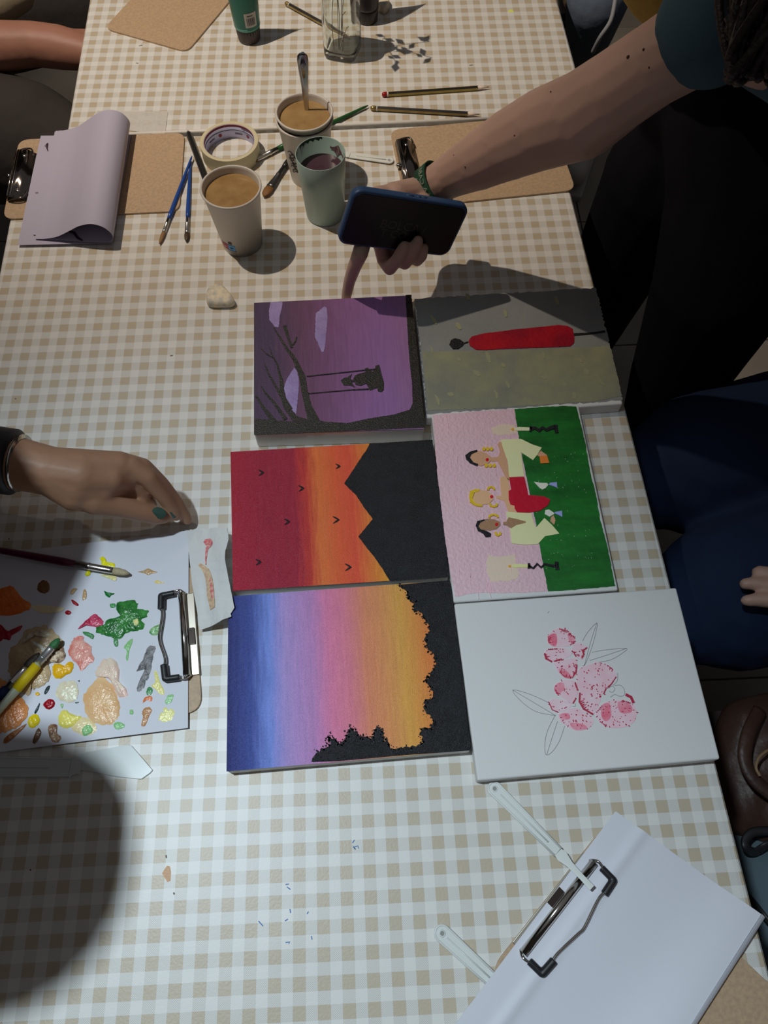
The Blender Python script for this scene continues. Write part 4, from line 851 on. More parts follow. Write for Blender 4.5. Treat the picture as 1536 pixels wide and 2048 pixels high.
# ================================================================ CUPS, TAPE, BOTTLES
def cup_shell(name, m, parent, c, r0, r1, h, z0=0.0, th=0.0012, rim=0.0016):
    g = G(); g.lathe([(r0*0.96,0.004+z0),(r0,z0),(r1,h+z0-rim),(r1+rim*.4,h+z0-rim*1.3)] + [(r1+rim*.5+rim*math.cos(a), h+z0+rim*math.sin(a)) for a in (-0.9,-0.2,0.5,1.2,1.9,2.6)] + [(r1-th,h+z0-rim*1.4),(r0-th,z0+0.005),(0.0001,z0+0.005)], c, 56)
    return g.out(name, m, parent, True)
m_cup = mat('white_card', (0.66,0.62,0.57), 0.45); 
def ax(px, py, h): p = U(px, py, h); return Vector((p.x, p.y, T))
def wrapstrip(name, m, parent, c, rf, a0, a1, z0, z1, n=10, off=0.0003):
    """label patch on a conical wall; rf(z) radius"""
    vs = []; fs = []
    for i in range(n+1):
        a = a0+(a1-a0)*i/n
        for z in (z0, z1): r = rf(z)+off; vs.append(c + Vector((r*math.cos(a), r*math.sin(a), z)))
    for i in range(n): fs.append((2*i,2*i+1,2*i+3,2*i+2))
    return mesh(name, vs, fs, m, parent)
# cup A
hA = 0.095; cA = ax(461.5, 374, hA); r1 = 0.0375; r0 = 0.0275
t = thing('paper_cup', cA, 'white paper cup of tan water with a small blue and red label, nearest the camera', 'cup')
cup_shell('cup_wall', m_cup, t, cA, r0, r1, hA)
rfA = lambda z: r0+(r1-r0)*z/hA
m_tan = mat('murky_tan_water', K(140,104,58,WT), 0.12, var=(60,K(120,84,44,WT),0.25), spec=0.5)
G().lathe([(rfA(0.086)-0.0013,0.086),(0.0001,0.0861)], cA, 48).out('tan_water', m_tan, t)
aL = math.radians(-120)
m_lb = mat('label_blue', K(70,130,170,WT), 0.5); m_lr = mat('label_red', K(170,40,60,WT), 0.5); m_ink2 = mat('label_black', (0.03,0.03,0.05), 0.5)
wrapstrip('red_label_panel', m_lr, t, cA, rfA, aL-0.42, aL-0.06, 0.012, 0.022); wrapstrip('blue_label_panel', m_lb, t, cA, rfA, aL-0.06, aL+0.30, 0.012, 0.022)
wrapstrip('label_base_line', m_ink2, t, cA, rfA, aL-0.30, aL+0.33, 0.0105, 0.0122); wrapstrip('label_mark', m_ink2, t, cA, rfA, aL+0.02, aL+0.20, 0.024, 0.0285)
wrapstrip('label_mark', m_ink2, t, cA, rfA, aL+0.04, aL+0.20, 0.0155, 0.0175, off=0.0005); wrapstrip('label_mark', m_cup, t, cA, rfA, aL-0.32, aL-0.18, 0.0155, 0.0175, off=0.0005)
wrapstrip('label_small_print', mat('label_grey', (0.25,0.22,0.2), 0.5), t, cA, rfA, aL-0.2, aL+0.3, 0.0078, 0.0083); wrapstrip('label_small_print', m_ink2, t, cA, rfA, aL-0.15, aL+0.3, 0.0058, 0.0063)
# cup B : two stacked cups with a spoon
hB = 0.094; cB = ax(608, 232, hB+0.004); t = thing('paper_cup', cB, 'lower outer paper cup of the stacked pair behind the mint cup', 'cup'); cup_shell('cup_wall', m_cup, t, cB, r0, r1, hB)
g = G(); rn = random.Random(4)
aP = math.radians(-128)
for k in range(9):
    z_ = 0.028+0.0042*k; a_ = aP + 0.05*math.sin(k*2.2); r_ = rfA(z_)+0.0006
    pts = [cB+Vector((r_*math.cos(a_+q*0.10), r_*math.sin(a_+q*0.10), z_+0.002*math.sin(q*2+k))) for q in (-1.6,-0.8,0,0.8,1.5)]; g.tube(pts, 0.0005, 5)
prop(g.out('printed_figure', m_ink2, t), kind='stuff')
t2 = thing('paper_cup', cB + Vector((0,0,0.008)), 'inner paper cup of the stacked pair, full of tan water with a spoon', 'cup'); cup_shell('cup_wall', m_cup, t2, cB + Vector((0.0008,0,0)), r0-0.0022, r1-0.0004, hB, 0.0098)
G().lathe([(0.0352,0.0955),(0.0001,0.0956)], cB, 48).out('tan_water', m_tan, t2)
# spoon
t = thing('spoon', cB+Vector((0,0,0.03)), 'steel spoon standing in the stacked paper cup', 'spoon'); m_steel = mat('spoon_steel', (0.50,0.52,0.56), 0.2, 1.0)
a, b = U(604,104,0.172), Vector((cB.x+0.003, cB.y+0.010, T+0.035)); ds = (b-a)
pts = [a + ds*s for s in (0,0.03,0.08,0.16,0.3,0.5,0.7,1.0)]
G().tube(pts, [(0.0008,0.0022),(0.0011,0.0066),(0.0012,0.0076),(0.0013,0.0068),(0.0015,0.0050),(0.0017,0.0034),(0.0018,0.0028),(0.0018,0.0028)], 14).out('handle', m_steel, t, True)
pp = [a + ds*s + Vector((0,-0.0013,0.0003)) for s in (0.03,0.12,0.24)]
G().tube(pp, [(0.0006,0.001),(0.0006,0.0042),(0.0005,0.0015)], 10).out('handle_pattern', mat('spoon_relief', (0.34,0.36,0.40), 0.25, 1.0), t, True)
G().ball(b+Vector((0,0,-0.010)), 0.014, 8, (0.9,0.5,1.2)).out('bowl', m_steel, t, True)
# mint cup
hC = 0.101; cC = ax(640.5, 306, hC); rC0, rC1 = 0.0272, 0.0330; rfC = lambda z: rC0+(rC1-rC0)*(z/hC)
t = thing('plastic_cup', cC, 'mint green plastic cup of dark paint water with plum smears inside', 'cup')
m_mint = mat('mint_plastic', (0.36,0.49,0.45), 0.35, sss=0.1); g = G()
g.lathe([(rC0*.94,0.0),(rC0,0.002),(rfC(.062),0.062),(rfC(.0635)+0.0005,0.0635),(rC1,hC-0.0006),(rC1-0.0006,hC),(rC1-0.0012,hC-0.0006),(rC0-0.0012,0.003),(0.0001,0.003)], cC, 56); g.out('cup_wall', m_mint, t, True)
G().lathe([(rfC(.076)-0.0014,0.076),(0.0001,0.0761)], cC, 48).out('paint_water', mat('plum_water', (0.07,0.035,0.05), 0.05), t)
m_plum = mat('plum_smear', (0.17,0.03,0.06), 0.4, var=(160,(0.30,0.25,0.24),0.12)); m_dg = mat('dark_green_smear', (0.015,0.05,0.035), 0.4)
def inwall(name, m, c, rf, a0, a1, zf0, zf1, off=-0.0016, n=14):
    vs = []; fs = []
    for i in range(n+1):
        a = a0+(a1-a0)*i/n
        for z in (zf0(i/n), zf1(i/n)): r = rf(z)+off; vs.append(c + Vector((r*math.cos(a), r*math.sin(a), z)))
    for i in range(n): fs.append((2*i,2*i+1,2*i+3,2*i+2))
    return mesh(name, vs, fs, m, t)
inwall('paint_smear', m_plum, cC, rfC, math.radians(10), math.radians(66), lambda s: 0.0765+0.009*abs(math.sin(s*5)), lambda s: 0.0965-0.008*abs(math.sin(s*4+1)))
inwall('paint_smear', m_plum, cC, rfC, math.radians(-28), math.radians(8), lambda s: 0.077, lambda s: 0.099-0.004*abs(math.sin(s*7)))
inwall('paint_smear', m_dg, cC, rfC, math.radians(85), math.radians(150), lambda s: 0.0965+0.002*math.sin(s*30), lambda s: 0.1005)
inwall('paint_smear', m_dg, cC, rfC, math.radians(168), math.radians(186), lambda s: 0.096+0.001*math.sin(s*30), lambda s: 0.1005)
# masking tape roll
hT = 0.024; cT_ = ax(458, 282, hT); t = thing('masking_tape_roll', cT_, 'cream masking tape roll with a printed red and white core', 'tape')
m_tape = mat('masking_tape', K(176,154,112,WT), 0.5, bump=(300,0.2,0.0003))
ro, ri = 0.0430, 0.0375
G().lathe([(ri,0.0),(ro,0.0),(ro,hT),(ri,hT)], cT_, 72, True).out('tape', m_tape, t, False); bev(bpy.data.objects['tape'], 0.0004, 1, 60)
def core(name, m, z0, z1, r): return G().lathe([(r-0.0006,z0),(r,z0),(r,z1),(r-0.0006,z1)], cT_, 72, True).out(name, m, t, True)
core('core', mat('core_card', K(170,156,158,WT), 0.5), 0.0004, 0.0233, ri+0.0001)
core('core_red_band', mat('core_red', (0.16,0.012,0.03), 0.45), 0.0196, 0.0231, ri-0.0004); core('core_black_line', m_ink2, 0.0138, 0.0145, ri-0.0004)
def on_core(x, y, a0, zb): r = ri-0.0012; a = a0 - x/r; return Vector((cT_.x+r*math.cos(a), cT_.y+r*math.sin(a), T+zb+y))
m_core_red = mat('core_red_print', (0.30,0.02,0.05), 0.5)
for a_ in (math.radians(48), math.radians(118)):
    vs = [on_core(0.0027*math.cos(k*math.pi/8), 0.0027*math.sin(k*math.pi/8), a_, 0.0085) for k in range(16)]; mesh('core_logo_disc', vs, [tuple(range(16))], m_core_red, t)
for a_ in (math.radians(82), math.radians(152)):
    for q in range(9): vs = [on_core(q*0.0013+dx, dy, a_, 0.0072) for dx, dy in ((0,0),(0.0009,0),(0.0009,0.0022),(0,0.0022))]; mesh('core_lettering', vs, [(0,1,2,3)], m_ink2, t)
# green paint tube on its cap
cG_ = ax(499, 78, 0.0); t = thing('paint_tube', cG_, 'green paint tube standing on its dark cap with a barcode label', 'paint tube')
m_tube = mat('green_tube', (0.025,0.17,0.13), 0.28); m_cap = mat('grey_brown_cap', (0.07,0.055,0.052), 0.4)
g = G(); g.lathe([(0.0165,0.0),(0.0178,0.002),(0.0195,0.020),(0.0190,0.0225)], cG_, 40); g.out('cap', m_cap, t, True)
for k in range(24):
    a_ = k*math.pi/12; G().tube([cG_+Vector((0.0174*math.cos(a_),0.0174*math.sin(a_),0.003)), cG_+Vector((0.0192*math.cos(a_),0.0192*math.sin(a_),0.020))], 0.0008, 5).out('cap_rib', m_cap, t, True)
vs = []; fs = []; R_ = [(0.0225,0.0205,0.0205),(0.026,0.0212,0.0212),(0.06,0.0232,0.0205),(0.10,0.0262,0.0150),(0.135,0.0295,0.0065),(0.150,0.0315,0.0014),(0.162,0.0318,0.0012)]
ca, sa = math.cos(0.25), math.sin(0.25)
for z_, rx, ry in R_:
    for k in range(40): a_ = k*math.pi/20; x, y = rx*math.cos(a_), ry*math.sin(a_); vs.append(cG_+Vector((x*ca-y*sa, x*sa+y*ca, z_)))
for i in range(len(R_)-1):
    for k in range(40): fs.append((i*40+k, i*40+(k+1)%40, (i+1)*40+(k+1)%40, (i+1)*40+k))
fs += [tuple(range(40))[::-1], tuple(240+k for k in range(40))]; mesh('tube_body', vs, fs, m_tube, t, True)
G().lathe([(0.0206,0.0232),(0.0215,0.026),(0.0212,0.0275)], cG_, 40).out('shoulder_line', mat('pale_green_line', (0.10,0.32,0.26), 0.4), t, True)
aB = math.radians(-66)
def on_tube(x, z_, off=0.0004):
    # interpolate the tube radii
    for (z0,a0,b0),(z1,a1,b1) in zip(R_, R_[1:]):
        if z0 <= z_ <= z1: k = (z_-z0)/(z1-z0); rx, ry = a0+(a1-a0)*k+off, b0+(b1-b0)*k+off
    a_ = aB + x/0.021 - 0.25; X, Y = rx*math.cos(a_), ry*math.sin(a_); return cG_+Vector((X*ca-Y*sa, X*sa+Y*ca, z_))
def tube_rect(name, m, x0, x1, z0, z1, off, n=8):
    vs = []; fs = []
    for i in range(n+1):
        for j in range(4): vs.append(on_tube(x0+(x1-x0)*i/n, z0+(z1-z0)*j/3, off))
    for i in range(n):
        for j in range(3): q = i*4+j; fs.append((q,q+1,q+5,q+4))
    return mesh(name, vs, fs, m, t, True)
tube_rect('barcode_label', mat('label_white', (0.55,0.54,0.50), 0.5), -0.009, 0.010, 0.031, 0.053, 0.0005)
for x0, w_ in ((-.006,.0006),(-.0047,.0004),(-.0035,.0009),(-.0018,.0005),(-.0006,.0010),(.0012,.0005),(.0025,.0010),(.0042,.0005),(.0055,.0009)): tube_rect('barcode_bar', m_ink2, x0, x0+w_, 0.034, 0.0455, 0.0009, 1)
tube_rect('barcode_digits', m_ink2, -0.005, 0.004, 0.048, 0.0492, 0.0009, 2)
# dark tube beyond the bottle
cD = ax(735, 40, 0.0); t = thing('paint_tube', cD, 'dark paint tube standing on its cap between the glass bottle and the eraser', 'paint tube')
g = G(); g.lathe([(0.0160,0.0),(0.0172,0.002),(0.0188,0.020),(0.0182,0.0225)], cD, 40); g.out('cap', mat('black_cap', (0.02,0.015,0.015), 0.35), t, True)
vs = []
for z_, rx, ry in R_:
    for k in range(40): a_ = k*math.pi/20; x, y = rx*.92*math.cos(a_), ry*.92*math.sin(a_); vs.append(cD+Vector((x*.75-y*.66, x*.66+y*.75, z_)))
mesh('tube_body', vs, fs_tube := [(i*40+k, i*40+(k+1)%40, (i+1)*40+(k+1)%40, (i+1)*40+k) for i in range(6) for k in range(40)] + [tuple(range(40))[::-1], tuple(240+k for k in range(40))], mat('plum_tube', (0.035,0.025,0.032), 0.3), t, True)
# glass bottle (rounded square) with twigs
cV = ax(686, 104, 0.0); t = thing('glass_bottle', cV, 'clear square glass bottle with thin twigs, at the top of the table', 'bottle')
m_glass = mat('clear_glass', (0.93,0.96,0.93), 0.03, trans=1.0, ior=1.45)
ang = math.radians(-17)
def sq(rr, z_, n=48, p=4.0):
    out_ = []
    for k in range(n):
        a_ = 2*math.pi*k/n; cx, sx = math.cos(a_), math.sin(a_); q = rr/((abs(cx)**p+abs(sx)**p)**(1/p)); x, y = q*cx, q*sx
        out_.append(cV+Vector((x*math.cos(ang)-y*math.sin(ang), x*math.sin(ang)+y*math.cos(ang), z_)))
    return out_
prof = [(0.020,0.0005,4),(0.0255,0.0012,5),(0.0272,0.005,5),(0.0275,0.02,5),(0.0272,0.085,5),(0.0255,0.102,4),(0.018,0.118,3),(0.0135,0.126,2),(0.0130,0.148,2),(0.0145,0.150,2),(0.0145,0.154,2),(0.0115,0.154,2),(0.0108,0.126,2),(0.0155,0.116,3),(0.0228,0.101,4),(0.0246,0.085,5),(0.0248,0.02,5),(0.0240,0.0085,5),(0.018,0.0068,4)]
vs = []; [vs.extend(sq(r_, z_, 48, p_)) for r_, z_, p_ in prof]; fs = [(i*48+k, i*48+(k+1)%48, (i+1)*48+(k+1)%48, (i+1)*48+k) for i in range(len(prof)-1) for k in range(48)] + [tuple(range(48))[::-1], tuple((len(prof)-1)*48+k for k in range(48))]
mesh('glass', vs, fs, m_glass, t, True)
m_twig = mat('dry_twig', (0.13,0.09,0.06), 0.7); m_leafd = mat('dark_leaf', (0.05,0.06,0.035), 0.6)
tw = thing('dried_twigs', cV+Vector((0,0,0.009)), 'thin dry twigs with small dark leaves standing in the glass bottle', 'twigs')
rn = random.Random(8)
for k, (ex, ey, ez, sx, sy) in enumerate(((-0.02,0.02,0.20,-.004,-.002),(0.012,-0.02,0.21,.003,-.003),(0.035,0.005,0.22,0,0),(-0.005,-0.045,0.20,.004,.002),(0.05,-0.03,0.19,0,.003))):
    b0 = cV+Vector((-0.006+sx*2, -0.008+sy, 0.0095)); m0 = cV+Vector((sx*2, sy*2, 0.13)); e0 = cV+Vector((ex, ey, ez)); pts = smooth_curve([b0, b0.lerp(m0,.4)+Vector((rn.uniform(-.005,.005),rn.uniform(-.003,.003),0)), m0, e0], 6)
    G().tube(pts, 0.0006, 6).out('twig', m_twig, tw, True)
    for q in range(5):
        s_ = pts[-1-q]; d = Vector((rn.uniform(-1,1), rn.uniform(-1,1), rn.uniform(-.2,.5))).normalized(); L_ = rn.uniform(0.012,0.024); sd = d.cross(Vector((0,0,1))).normalized()*L_*0.28
        e_ = s_+d*L_; md = s_+d*L_*.5
        mesh('leaf', [s_, md+sd, e_, md-sd, md+Vector((0,0,.001)), md-Vector((0,0,.0004))], [(0,1,4),(1,2,4),(2,3,4),(3,0,4),(0,5,1),(1,5,2),(2,5,3),(3,5,0)], m_leafd, tw)
for pts in ([(-0.006,-0.009,0.0095),(0.0,-0.004,0.04),(0.002,0.004,0.055),(0.008,0.004,0.063)], [(-0.004,-0.009,0.0095),(0.006,-0.003,0.036),(0.012,0.0,0.042)]):
    G().tube(smooth_curve([cV+Vector(p) for p in pts], 5), 0.0005, 6).out('twig', m_twig, tw, True)
# erasers
def lump(name, outl_, h, hh, m, label, cat):
    P = smooth_curve([U(*p, h*0.4) for p in outl_], 5, True); c = sum(P, Vector())/len(P); n = len(P); vs = []; fs = []
    for k, z_ in ((0.90,0.0),(1.0,0.25*hh),(1.0,0.6*hh),(0.90,0.9*hh),(0.75,hh)):
        for p in P: q = c+(p-c)*k; vs.append(Vector((q.x,q.y,T+z_)))
    fs = [(i*n+k, i*n+(k+1)%n, (i+1)*n+(k+1)%n, (i+1)*n+k) for i in range(4) for k in range(n)]+[tuple(range(n))[::-1], tuple(4*n+k for k in range(n))]
    return prop(mesh(name, vs, fs, m, None, True), label, cat)
m_er = mat('kneaded_eraser', K(168,152,124,(160,154,146)), 0.6, var=(120,K(138,130,116,(160,154,146)),0.12))
lump('eraser', [(417,580),(432,573),(448,576),(468,600),(467,611),(448,614),(418,612),(414,598)], 0.010, 0.012, m_er, 'small worn cream triangular eraser alone on the cloth left of the canvases', 'eraser')
lump('eraser', [(756,-8),(770,-4),(779,8),(776,20),(768,26),(757,18),(752,4)], 0.010, 0.014, m_er, 'rounded cream eraser at the top edge beside the dark paint tube', 'eraser')
# ================================================================ PEOPLE
def skin(name, col, warm=0.25): return mat(name, col, 0.5, bump=(420,0.25,0.0004), var=(18, tuple(c*0.86 for c in col), 0.25), sss=0.12)
m_armR = skin('skin_right', (0.58,0.375,0.30)); m_armL = skin('skin_left', (0.42,0.225,0.135)); m_armE = skin('skin_far', (0.42,0.20,0.14))
m_nail = mat('nail_green', (0.05,0.10,0.08), 0.2); m_nailp = mat('nail_natural', (0.46,0.27,0.22), 0.25)
m_cloth_black = mat('black_trousers', (0.008,0.008,0.012), 0.9, bump=(120,0.2), spec=0.1); m_denim = mat('navy_denim', (0.014,0.026,0.065), 0.85, bump=(600,0.3,0.0006), spec=0.15); m_tee = mat('teal_blue_tee', (0.045,0.095,0.130), 0.85, bump=(40,0.3,0.004))
# ---- phone
hp4 = [0.150, 0.128, 0.118, 0.142]      # TL, TR, BR, BL heights
pc = [U(706,377,0.195), U(940,406,0.145), U(893,513,0.075), U(673,480,0.125)]
ctr_ = sum(pc, Vector())/4; ux = ((pc[1]-pc[0])+(pc[2]-pc[3])).normalized(); uy = ((pc[0]-pc[3])+(pc[1]-pc[2])); uy = (uy-ux*uy.dot(ux)).normalized(); uz = ux.cross(uy).normalized()
Lp = ((pc[1]-pc[0]).length+(pc[2]-pc[3]).length)/2; Wp = ((pc[0]-pc[3]).length+(pc[1]-pc[2]).length)/2
print('phone', Lp, Wp, uz)
def PH(a, b, c=0.0): return ctr_ + ux*a*Lp/2 + uy*b*Wp/2 + uz*c
ph = thing('smartphone', ctr_ - Vector((0,0,0.008)), 'smartphone in a blue case held face up over the table by the reaching hand', 'phone')
def rrect(a, b, r, n=8):
    out_ = []
    for cx, cy, a0 in ((1,1,0),(-1,1,90),(-1,-1,180),(1,-1,270)):
        for k in range(n+1): an = math.radians(a0+90*k/n); out_.append((cx*(a-r)+r*math.cos(an), cy*(b-r)+r*math.sin(an)))
    return out_
def slab(name, a, b, r, z0, z1, m, bv):
    o_ = rrect(a, b, r); n = len(o_); vs = [ctr_+ux*x+uy*y+uz*z0 for x,y in o_]+[ctr_+ux*x+uy*y+uz*z1 for x,y in o_]
    o = mesh(name, vs, [tuple(range(n))[::-1], tuple(range(n,2*n))]+[(i,(i+1)%n,n+(i+1)%n,n+i) for i in range(n)], m, ph); return bev(o, bv, 3)
slab('phone_case', Lp/2, Wp/2, 0.0125, -0.0065, 0.0045, mat('blue_case', (0.035,0.085,0.20), 0.42), 0.0030)
slab('screen', Lp/2-0.0035, Wp/2-0.0035, 0.0095, 0.004, 0.0050, mat('dark_screen', (0.012,0.010,0.012), 0.28, spec=0.3), 0.0004)
m_faint = mat('faint_screen_glyphs', (0.030,0.028,0.028), 0.3)
def scr(px_, py_):
    def f_(x, y): q_ = PHp(px_, py_, 0.0); return q_ + ux*x*0.95 + uy*y + uz*(0.00515)
    return f_
def PHp(x, y, off):          # point on the phone plane seen at a picture point, lifted by off
    d = Vector(RM @ np.array([(x-W/2)/F, -(y-H/2)/F, -1.0])); c = Vector((CP[0],CP[1],CP[2]+T)); k = (ctr_-c).dot(uz)/d.dot(uz); return c + d*k + uz*off
text_on('screen_glyphs', 'BOLCA /', 0.0165, scr(756,449), m_faint, ph)
text_on('screen_glyphs', 'T CO', 0.0150, scr(756,466), m_faint, ph)
for s0, s1 in ((-.12,.0),(.06,.12),(.14,.22)): G().tube([PH(s0,0.985,0.0), PH(s1,0.985,0.0)], (0.0012,0.0014), 8).out('side_button', bpy.data.materials['blue_case'], ph, True)
# ---- reaching arm: wrist, forearm, elbow, upper arm (picture point, distance)
B = thing('person', Ry(1560,900,1.25)*1.0, 'person in teal blue T-shirt and navy jeans at right, reaching in with the phone', 'person')
WL[B] = Vector((1.15,-0.3,0)); B.location = WL[B]
A_ = [(838,394,.957,.0190),(862,374,.948,.0222),(905,350,.925,.0258),(960,322,.888,.0318),(1020,290,.85,.0368),(1090,258,.81,.0403),(1165,232,.77,.0419),(1230,185,.735,.0381),(1310,130,.70,.0361),(1400,75,.67,.0379),(1480,20,.65,.0407)]
arm = [(Ry(x,y,d), r) for x,y,d,r in A_]
wr = arm[0][0]
def PHp(x, y, off):          # point on the phone plane under a picture point, lifted by off
    d = Vector(RM @ np.array([(x-W/2)/F, -(y-H/2)/F, -1.0])); c = Vector((CP[0],CP[1],CP[2]+T)); k = (ctr_-c).dot(uz)/d.dot(uz); return c + d*k + uz*off
palm = [PHp(760,455,-0.020), PHp(795,440,-0.022), PHp(820,420,-0.024)]
chains = [arm, [(wr,.024),(PHp(800,425,-.026),.0185),(PHp(745,470,-.022),.0135),(PHp(735,495,-.018),.0105)],
 [(wr,.023),(PHp(815,440,-.026),.018),(PHp(775,485,-.022),.0120),(PHp(768,508,-.018),.0105)], [(wr,.022),(PHp(835,445,-.024),.0165),(PHp(805,485,-.021),.0112),(PHp(800,505,-.017),.0095)], [(wr,.021),(PHp(850,440,-.022),.015),(PHp(832,480,-.019),.0105),(PHp(826,500,-.015),.0088)],
 # middle, ring and little finger wrapping the long edge
 [(PHp(768,508,-.018),.0098),(PHp(772,532,-.012),.0092),(PHp(778,532,.004),.0088),(PHp(790,505,.0125),.0080),(PHp(801,484,.0125),.0074),(PHp(804,479,.0125),.0068)],
 [(PHp(800,505,-.017),.0092),(PHp(806,524,-.010),.0085),(PHp(808,522,.004),.0083),(PHp(819,495,.0125),.0077),(PHp(829,473,.0125),.0073),(PHp(831,468,.0125),.0066)],
 [(PHp(826,500,-.015),.0085),(PHp(832,518,-.009),.0076),(PHp(833,518,.003),.0073),(PHp(839,500,.0115),.0068),(PHp(843,484,.0115),.0062)],
 # index finger pointing down to the purple canvas
 [(PHp(735,495,-.018),.0108),(U(720,508,.106),.0098),(U(709,533,.082),.0088),(U(699,562,.050),.0078),(U(693,590,.024),.0070),(U(692,600,.0135),.0062)],
 # thumb along the near side under the case
 [(wr,.020),(PHp(765,420,-.020),.0145),(PHp(735,435,-.018),.0105)]]
flesh('arm_and_hand', chains, m_armR, B, 0.0021, 4)
# moles
for x, y, d, r in ((1256,114,.775,.0022),(1287,99,.752,.0016),(1298,135,.748,.0012),(1101,183,.87,.0012),(930,334,.94,.0013),(1029,271,.895,.0014),(907,310,.962,.0010),(1150,215,.82,.0009)):
    pass
def on_arm(x, y):
    """picture point to the arm surface"""
    c = Vector((CP[0],CP[1],CP[2]+T)); d = Vector(RM @ np.array([(x-W/2)/F, -(y-H/2)/F, -1.0])); best = None
    k = 0.5
    while k < 1.2:
        p = c+d*k
        for (a, ra), (b, rb) in zip(arm, arm[1:]):
            ab = b-a; s_ = max(0, min(1, (p-a).dot(ab)/ab.length_squared)); q = a+ab*s_; r = ra+(rb-ra)*s_
            if (p-q).length < r: return p, (p-q).normalized()
        k += 0.0006
    return None
m_mole = mat('mole', (0.07,0.03,0.02), 0.6)
for x, y, r in ((1256,114,.0017),(1287,99,.0012),(1298,135,.0009),(1101,183,.0007),(930,334,.0009),(1029,271,.0009),(907,310,.0006)):
    q = on_arm(x, y)
    if q: G().ball(q[0]-q[1]*r*.2, r, 6).out('mole', m_mole, B, True)
# wristband
q = on_arm(850,372); 
wa, wb_ = arm[0][0], arm[3][0]; wu = (wb_-wa).normalized()
wc = arm[1][0].lerp(arm[2][0], .10); wrad = 0.0256
wx = wu.cross(Vector((0,0,1))).normalized(); wy = wx.cross(wu)
# tilt the band a little along the arm
def band_pt(a_, s_, r_): return wc + wx*math.cos(a_)*r_ + wy*math.sin(a_)*r_*0.96 + wu*(s_ + 0.004*math.cos(a_))
m_band = mat('green_woven_band', (0.012,0.07,0.035), 0.8, bump=(1500,0.6,0.0006)); m_bt = mat('woven_letters', (0.30,0.36,0.27), 0.8)
vs = []; fs = []; nb = 48
for i in range(nb):
    a_ = 2*math.pi*i/nb
    for s_, r_ in ((-.0095,wrad),(-.0095,wrad+.0012),(.0095,wrad+.0034),(.0095,wrad+.0022)): vs.append(band_pt(a_, s_, r_))
for i in range(nb):
    for k in range(4): fs.append((i*4+k, i*4+(k+1)%4, ((i+1)%nb)*4+(k+1)%4, ((i+1)%nb)*4+k))
mesh('wristband', vs, fs, m_band, B, True)
camv = Vector((CP[0],CP[1],CP[2]+T)) - wc; a0 = math.atan2(camv.dot(wy), camv.dot(wx))
for txt, s0 in (('DE LA CABEZ', 0.0010), ('SE LSTAIA', -0.0082)):
    r_ = wrad + 0.0030
    text_on('woven_lettering', txt, 0.0098, lambda x, y: band_pt(a0 - 0.75 + x/r_*1.0, s0 + y*0.9, wrad+0.0014+ (s0+y+.0095)*0.12 + 0.0008), m_bt, B)
# sleeve, torso, hair (the body is mostly outside the picture)
flesh('t_shirt', [[(Ry(1425,52,.657),.0495),(Ry(1475,5,.645),.057),(Ry(1540,-60,.65),.068)], [(Ry(1540,-60,.65),.080),(Vector((1.12,-0.24,T+0.34)),.105),(Vector((1.22,-0.30,T+0.16)),.13),(Vector((1.27,-0.33,T-0.06)),.135),(Vector((1.29,-0.30,T-0.16)),.135)]], m_tee, B, 0.006, 4)
flesh('jeans', [[(Vector((1.27,-0.26,T-0.20)),.15),(Vector((1.12,-0.25,T-0.205)),.130),(Vector((0.99,-0.26,T-0.215)),.112),(Vector((0.91,-0.27,T-0.235)),.080),(Vector((0.87,-0.27,T-0.32)),.062),(Vector((0.88,-0.27,0.12)),.05)],
  [(Vector((1.27,-0.38,T-0.22)),.15),(Vector((1.12,-0.43,T-0.21)),.13),(Vector((0.99,-0.465,T-0.22)),.110),(Vector((0.91,-0.48,T-0.24)),.080),(Vector((0.88,-0.49,T-0.33)),.062),(Vector((0.89,-0.49,0.12)),.05)]], m_denim, B, 0.007, 6)
flesh('resting_hand', [[(Vector((1.30,-0.40,T+0.10)),.035),(U(1640,1190,-.09),.028)], [(U(1640,1190,-.09),.028),(U(1580,1180,-.095),.020),(U(1543,1150,-.098),.0105),(U(1520,1143,-.100),.0080),(U(1514,1145,-.101),.0072)],
  [(U(1640,1190,-.09),.026),(U(1580,1185,-.095),.020),(U(1540,1172,-.098),.0110),(U(1505,1167,-.101),.0084),(U(1490,1168,-.103),.0076)], [(U(1640,1200,-.09),.026),(U(1580,1200,-.095),.019),(U(1540,1200,-.098),.0105),(U(1508,1200,-.101),.0084),(U(1493,1201,-.103),.0076)]], m_armR, B, 0.003, 4)
m_hair = mat('dark_brown_hair', (0.022,0.012,0.010), 0.5, bump=(300,0.8,0.002))
hd = Ry(1690,-120,.61); hd = Vector((hd.x, hd.y, hd.z))
flesh('head', [[(hd,.085),(hd+Vector((-.02,0,-.045)),.07)], [(Ry(1580,-60,.65),.05),(hd,.05)]], m_armR, B, 0.005, 4)
rn = random.Random(12)
g = G()
for k in range(130):
    s_ = hd + Vector((rn.uniform(-.09,.06), rn.uniform(-.09,.06), rn.uniform(0.0,.09))); e_ = Ry(1470+rn.uniform(-12,90), 70+rn.uniform(-60,85), .57+rn.uniform(-.02,.03))
    mid = s_.lerp(e_, .55) + Vector((rn.uniform(-.02,.01), rn.uniform(-.02,.02), rn.uniform(-.01,.02)))
    c_ = Ry(1530+rn.uniform(0,60), 130+rn.uniform(-20,35), .57+rn.uniform(-.01,.02))
    g.tube(smooth_curve([s_, mid, e_, e_.lerp(c_,.5)+Vector((-.004,-.004,0)), c_], 5), [.0042]*6+[.0035]*6+[.0024]*4+[.0014]*4+[.0006], 6)
g.ball(hd+Vector((.01,.01,.02)), .095, 10)
prop(g.out('hair', m_hair, B, True), kind='stuff')
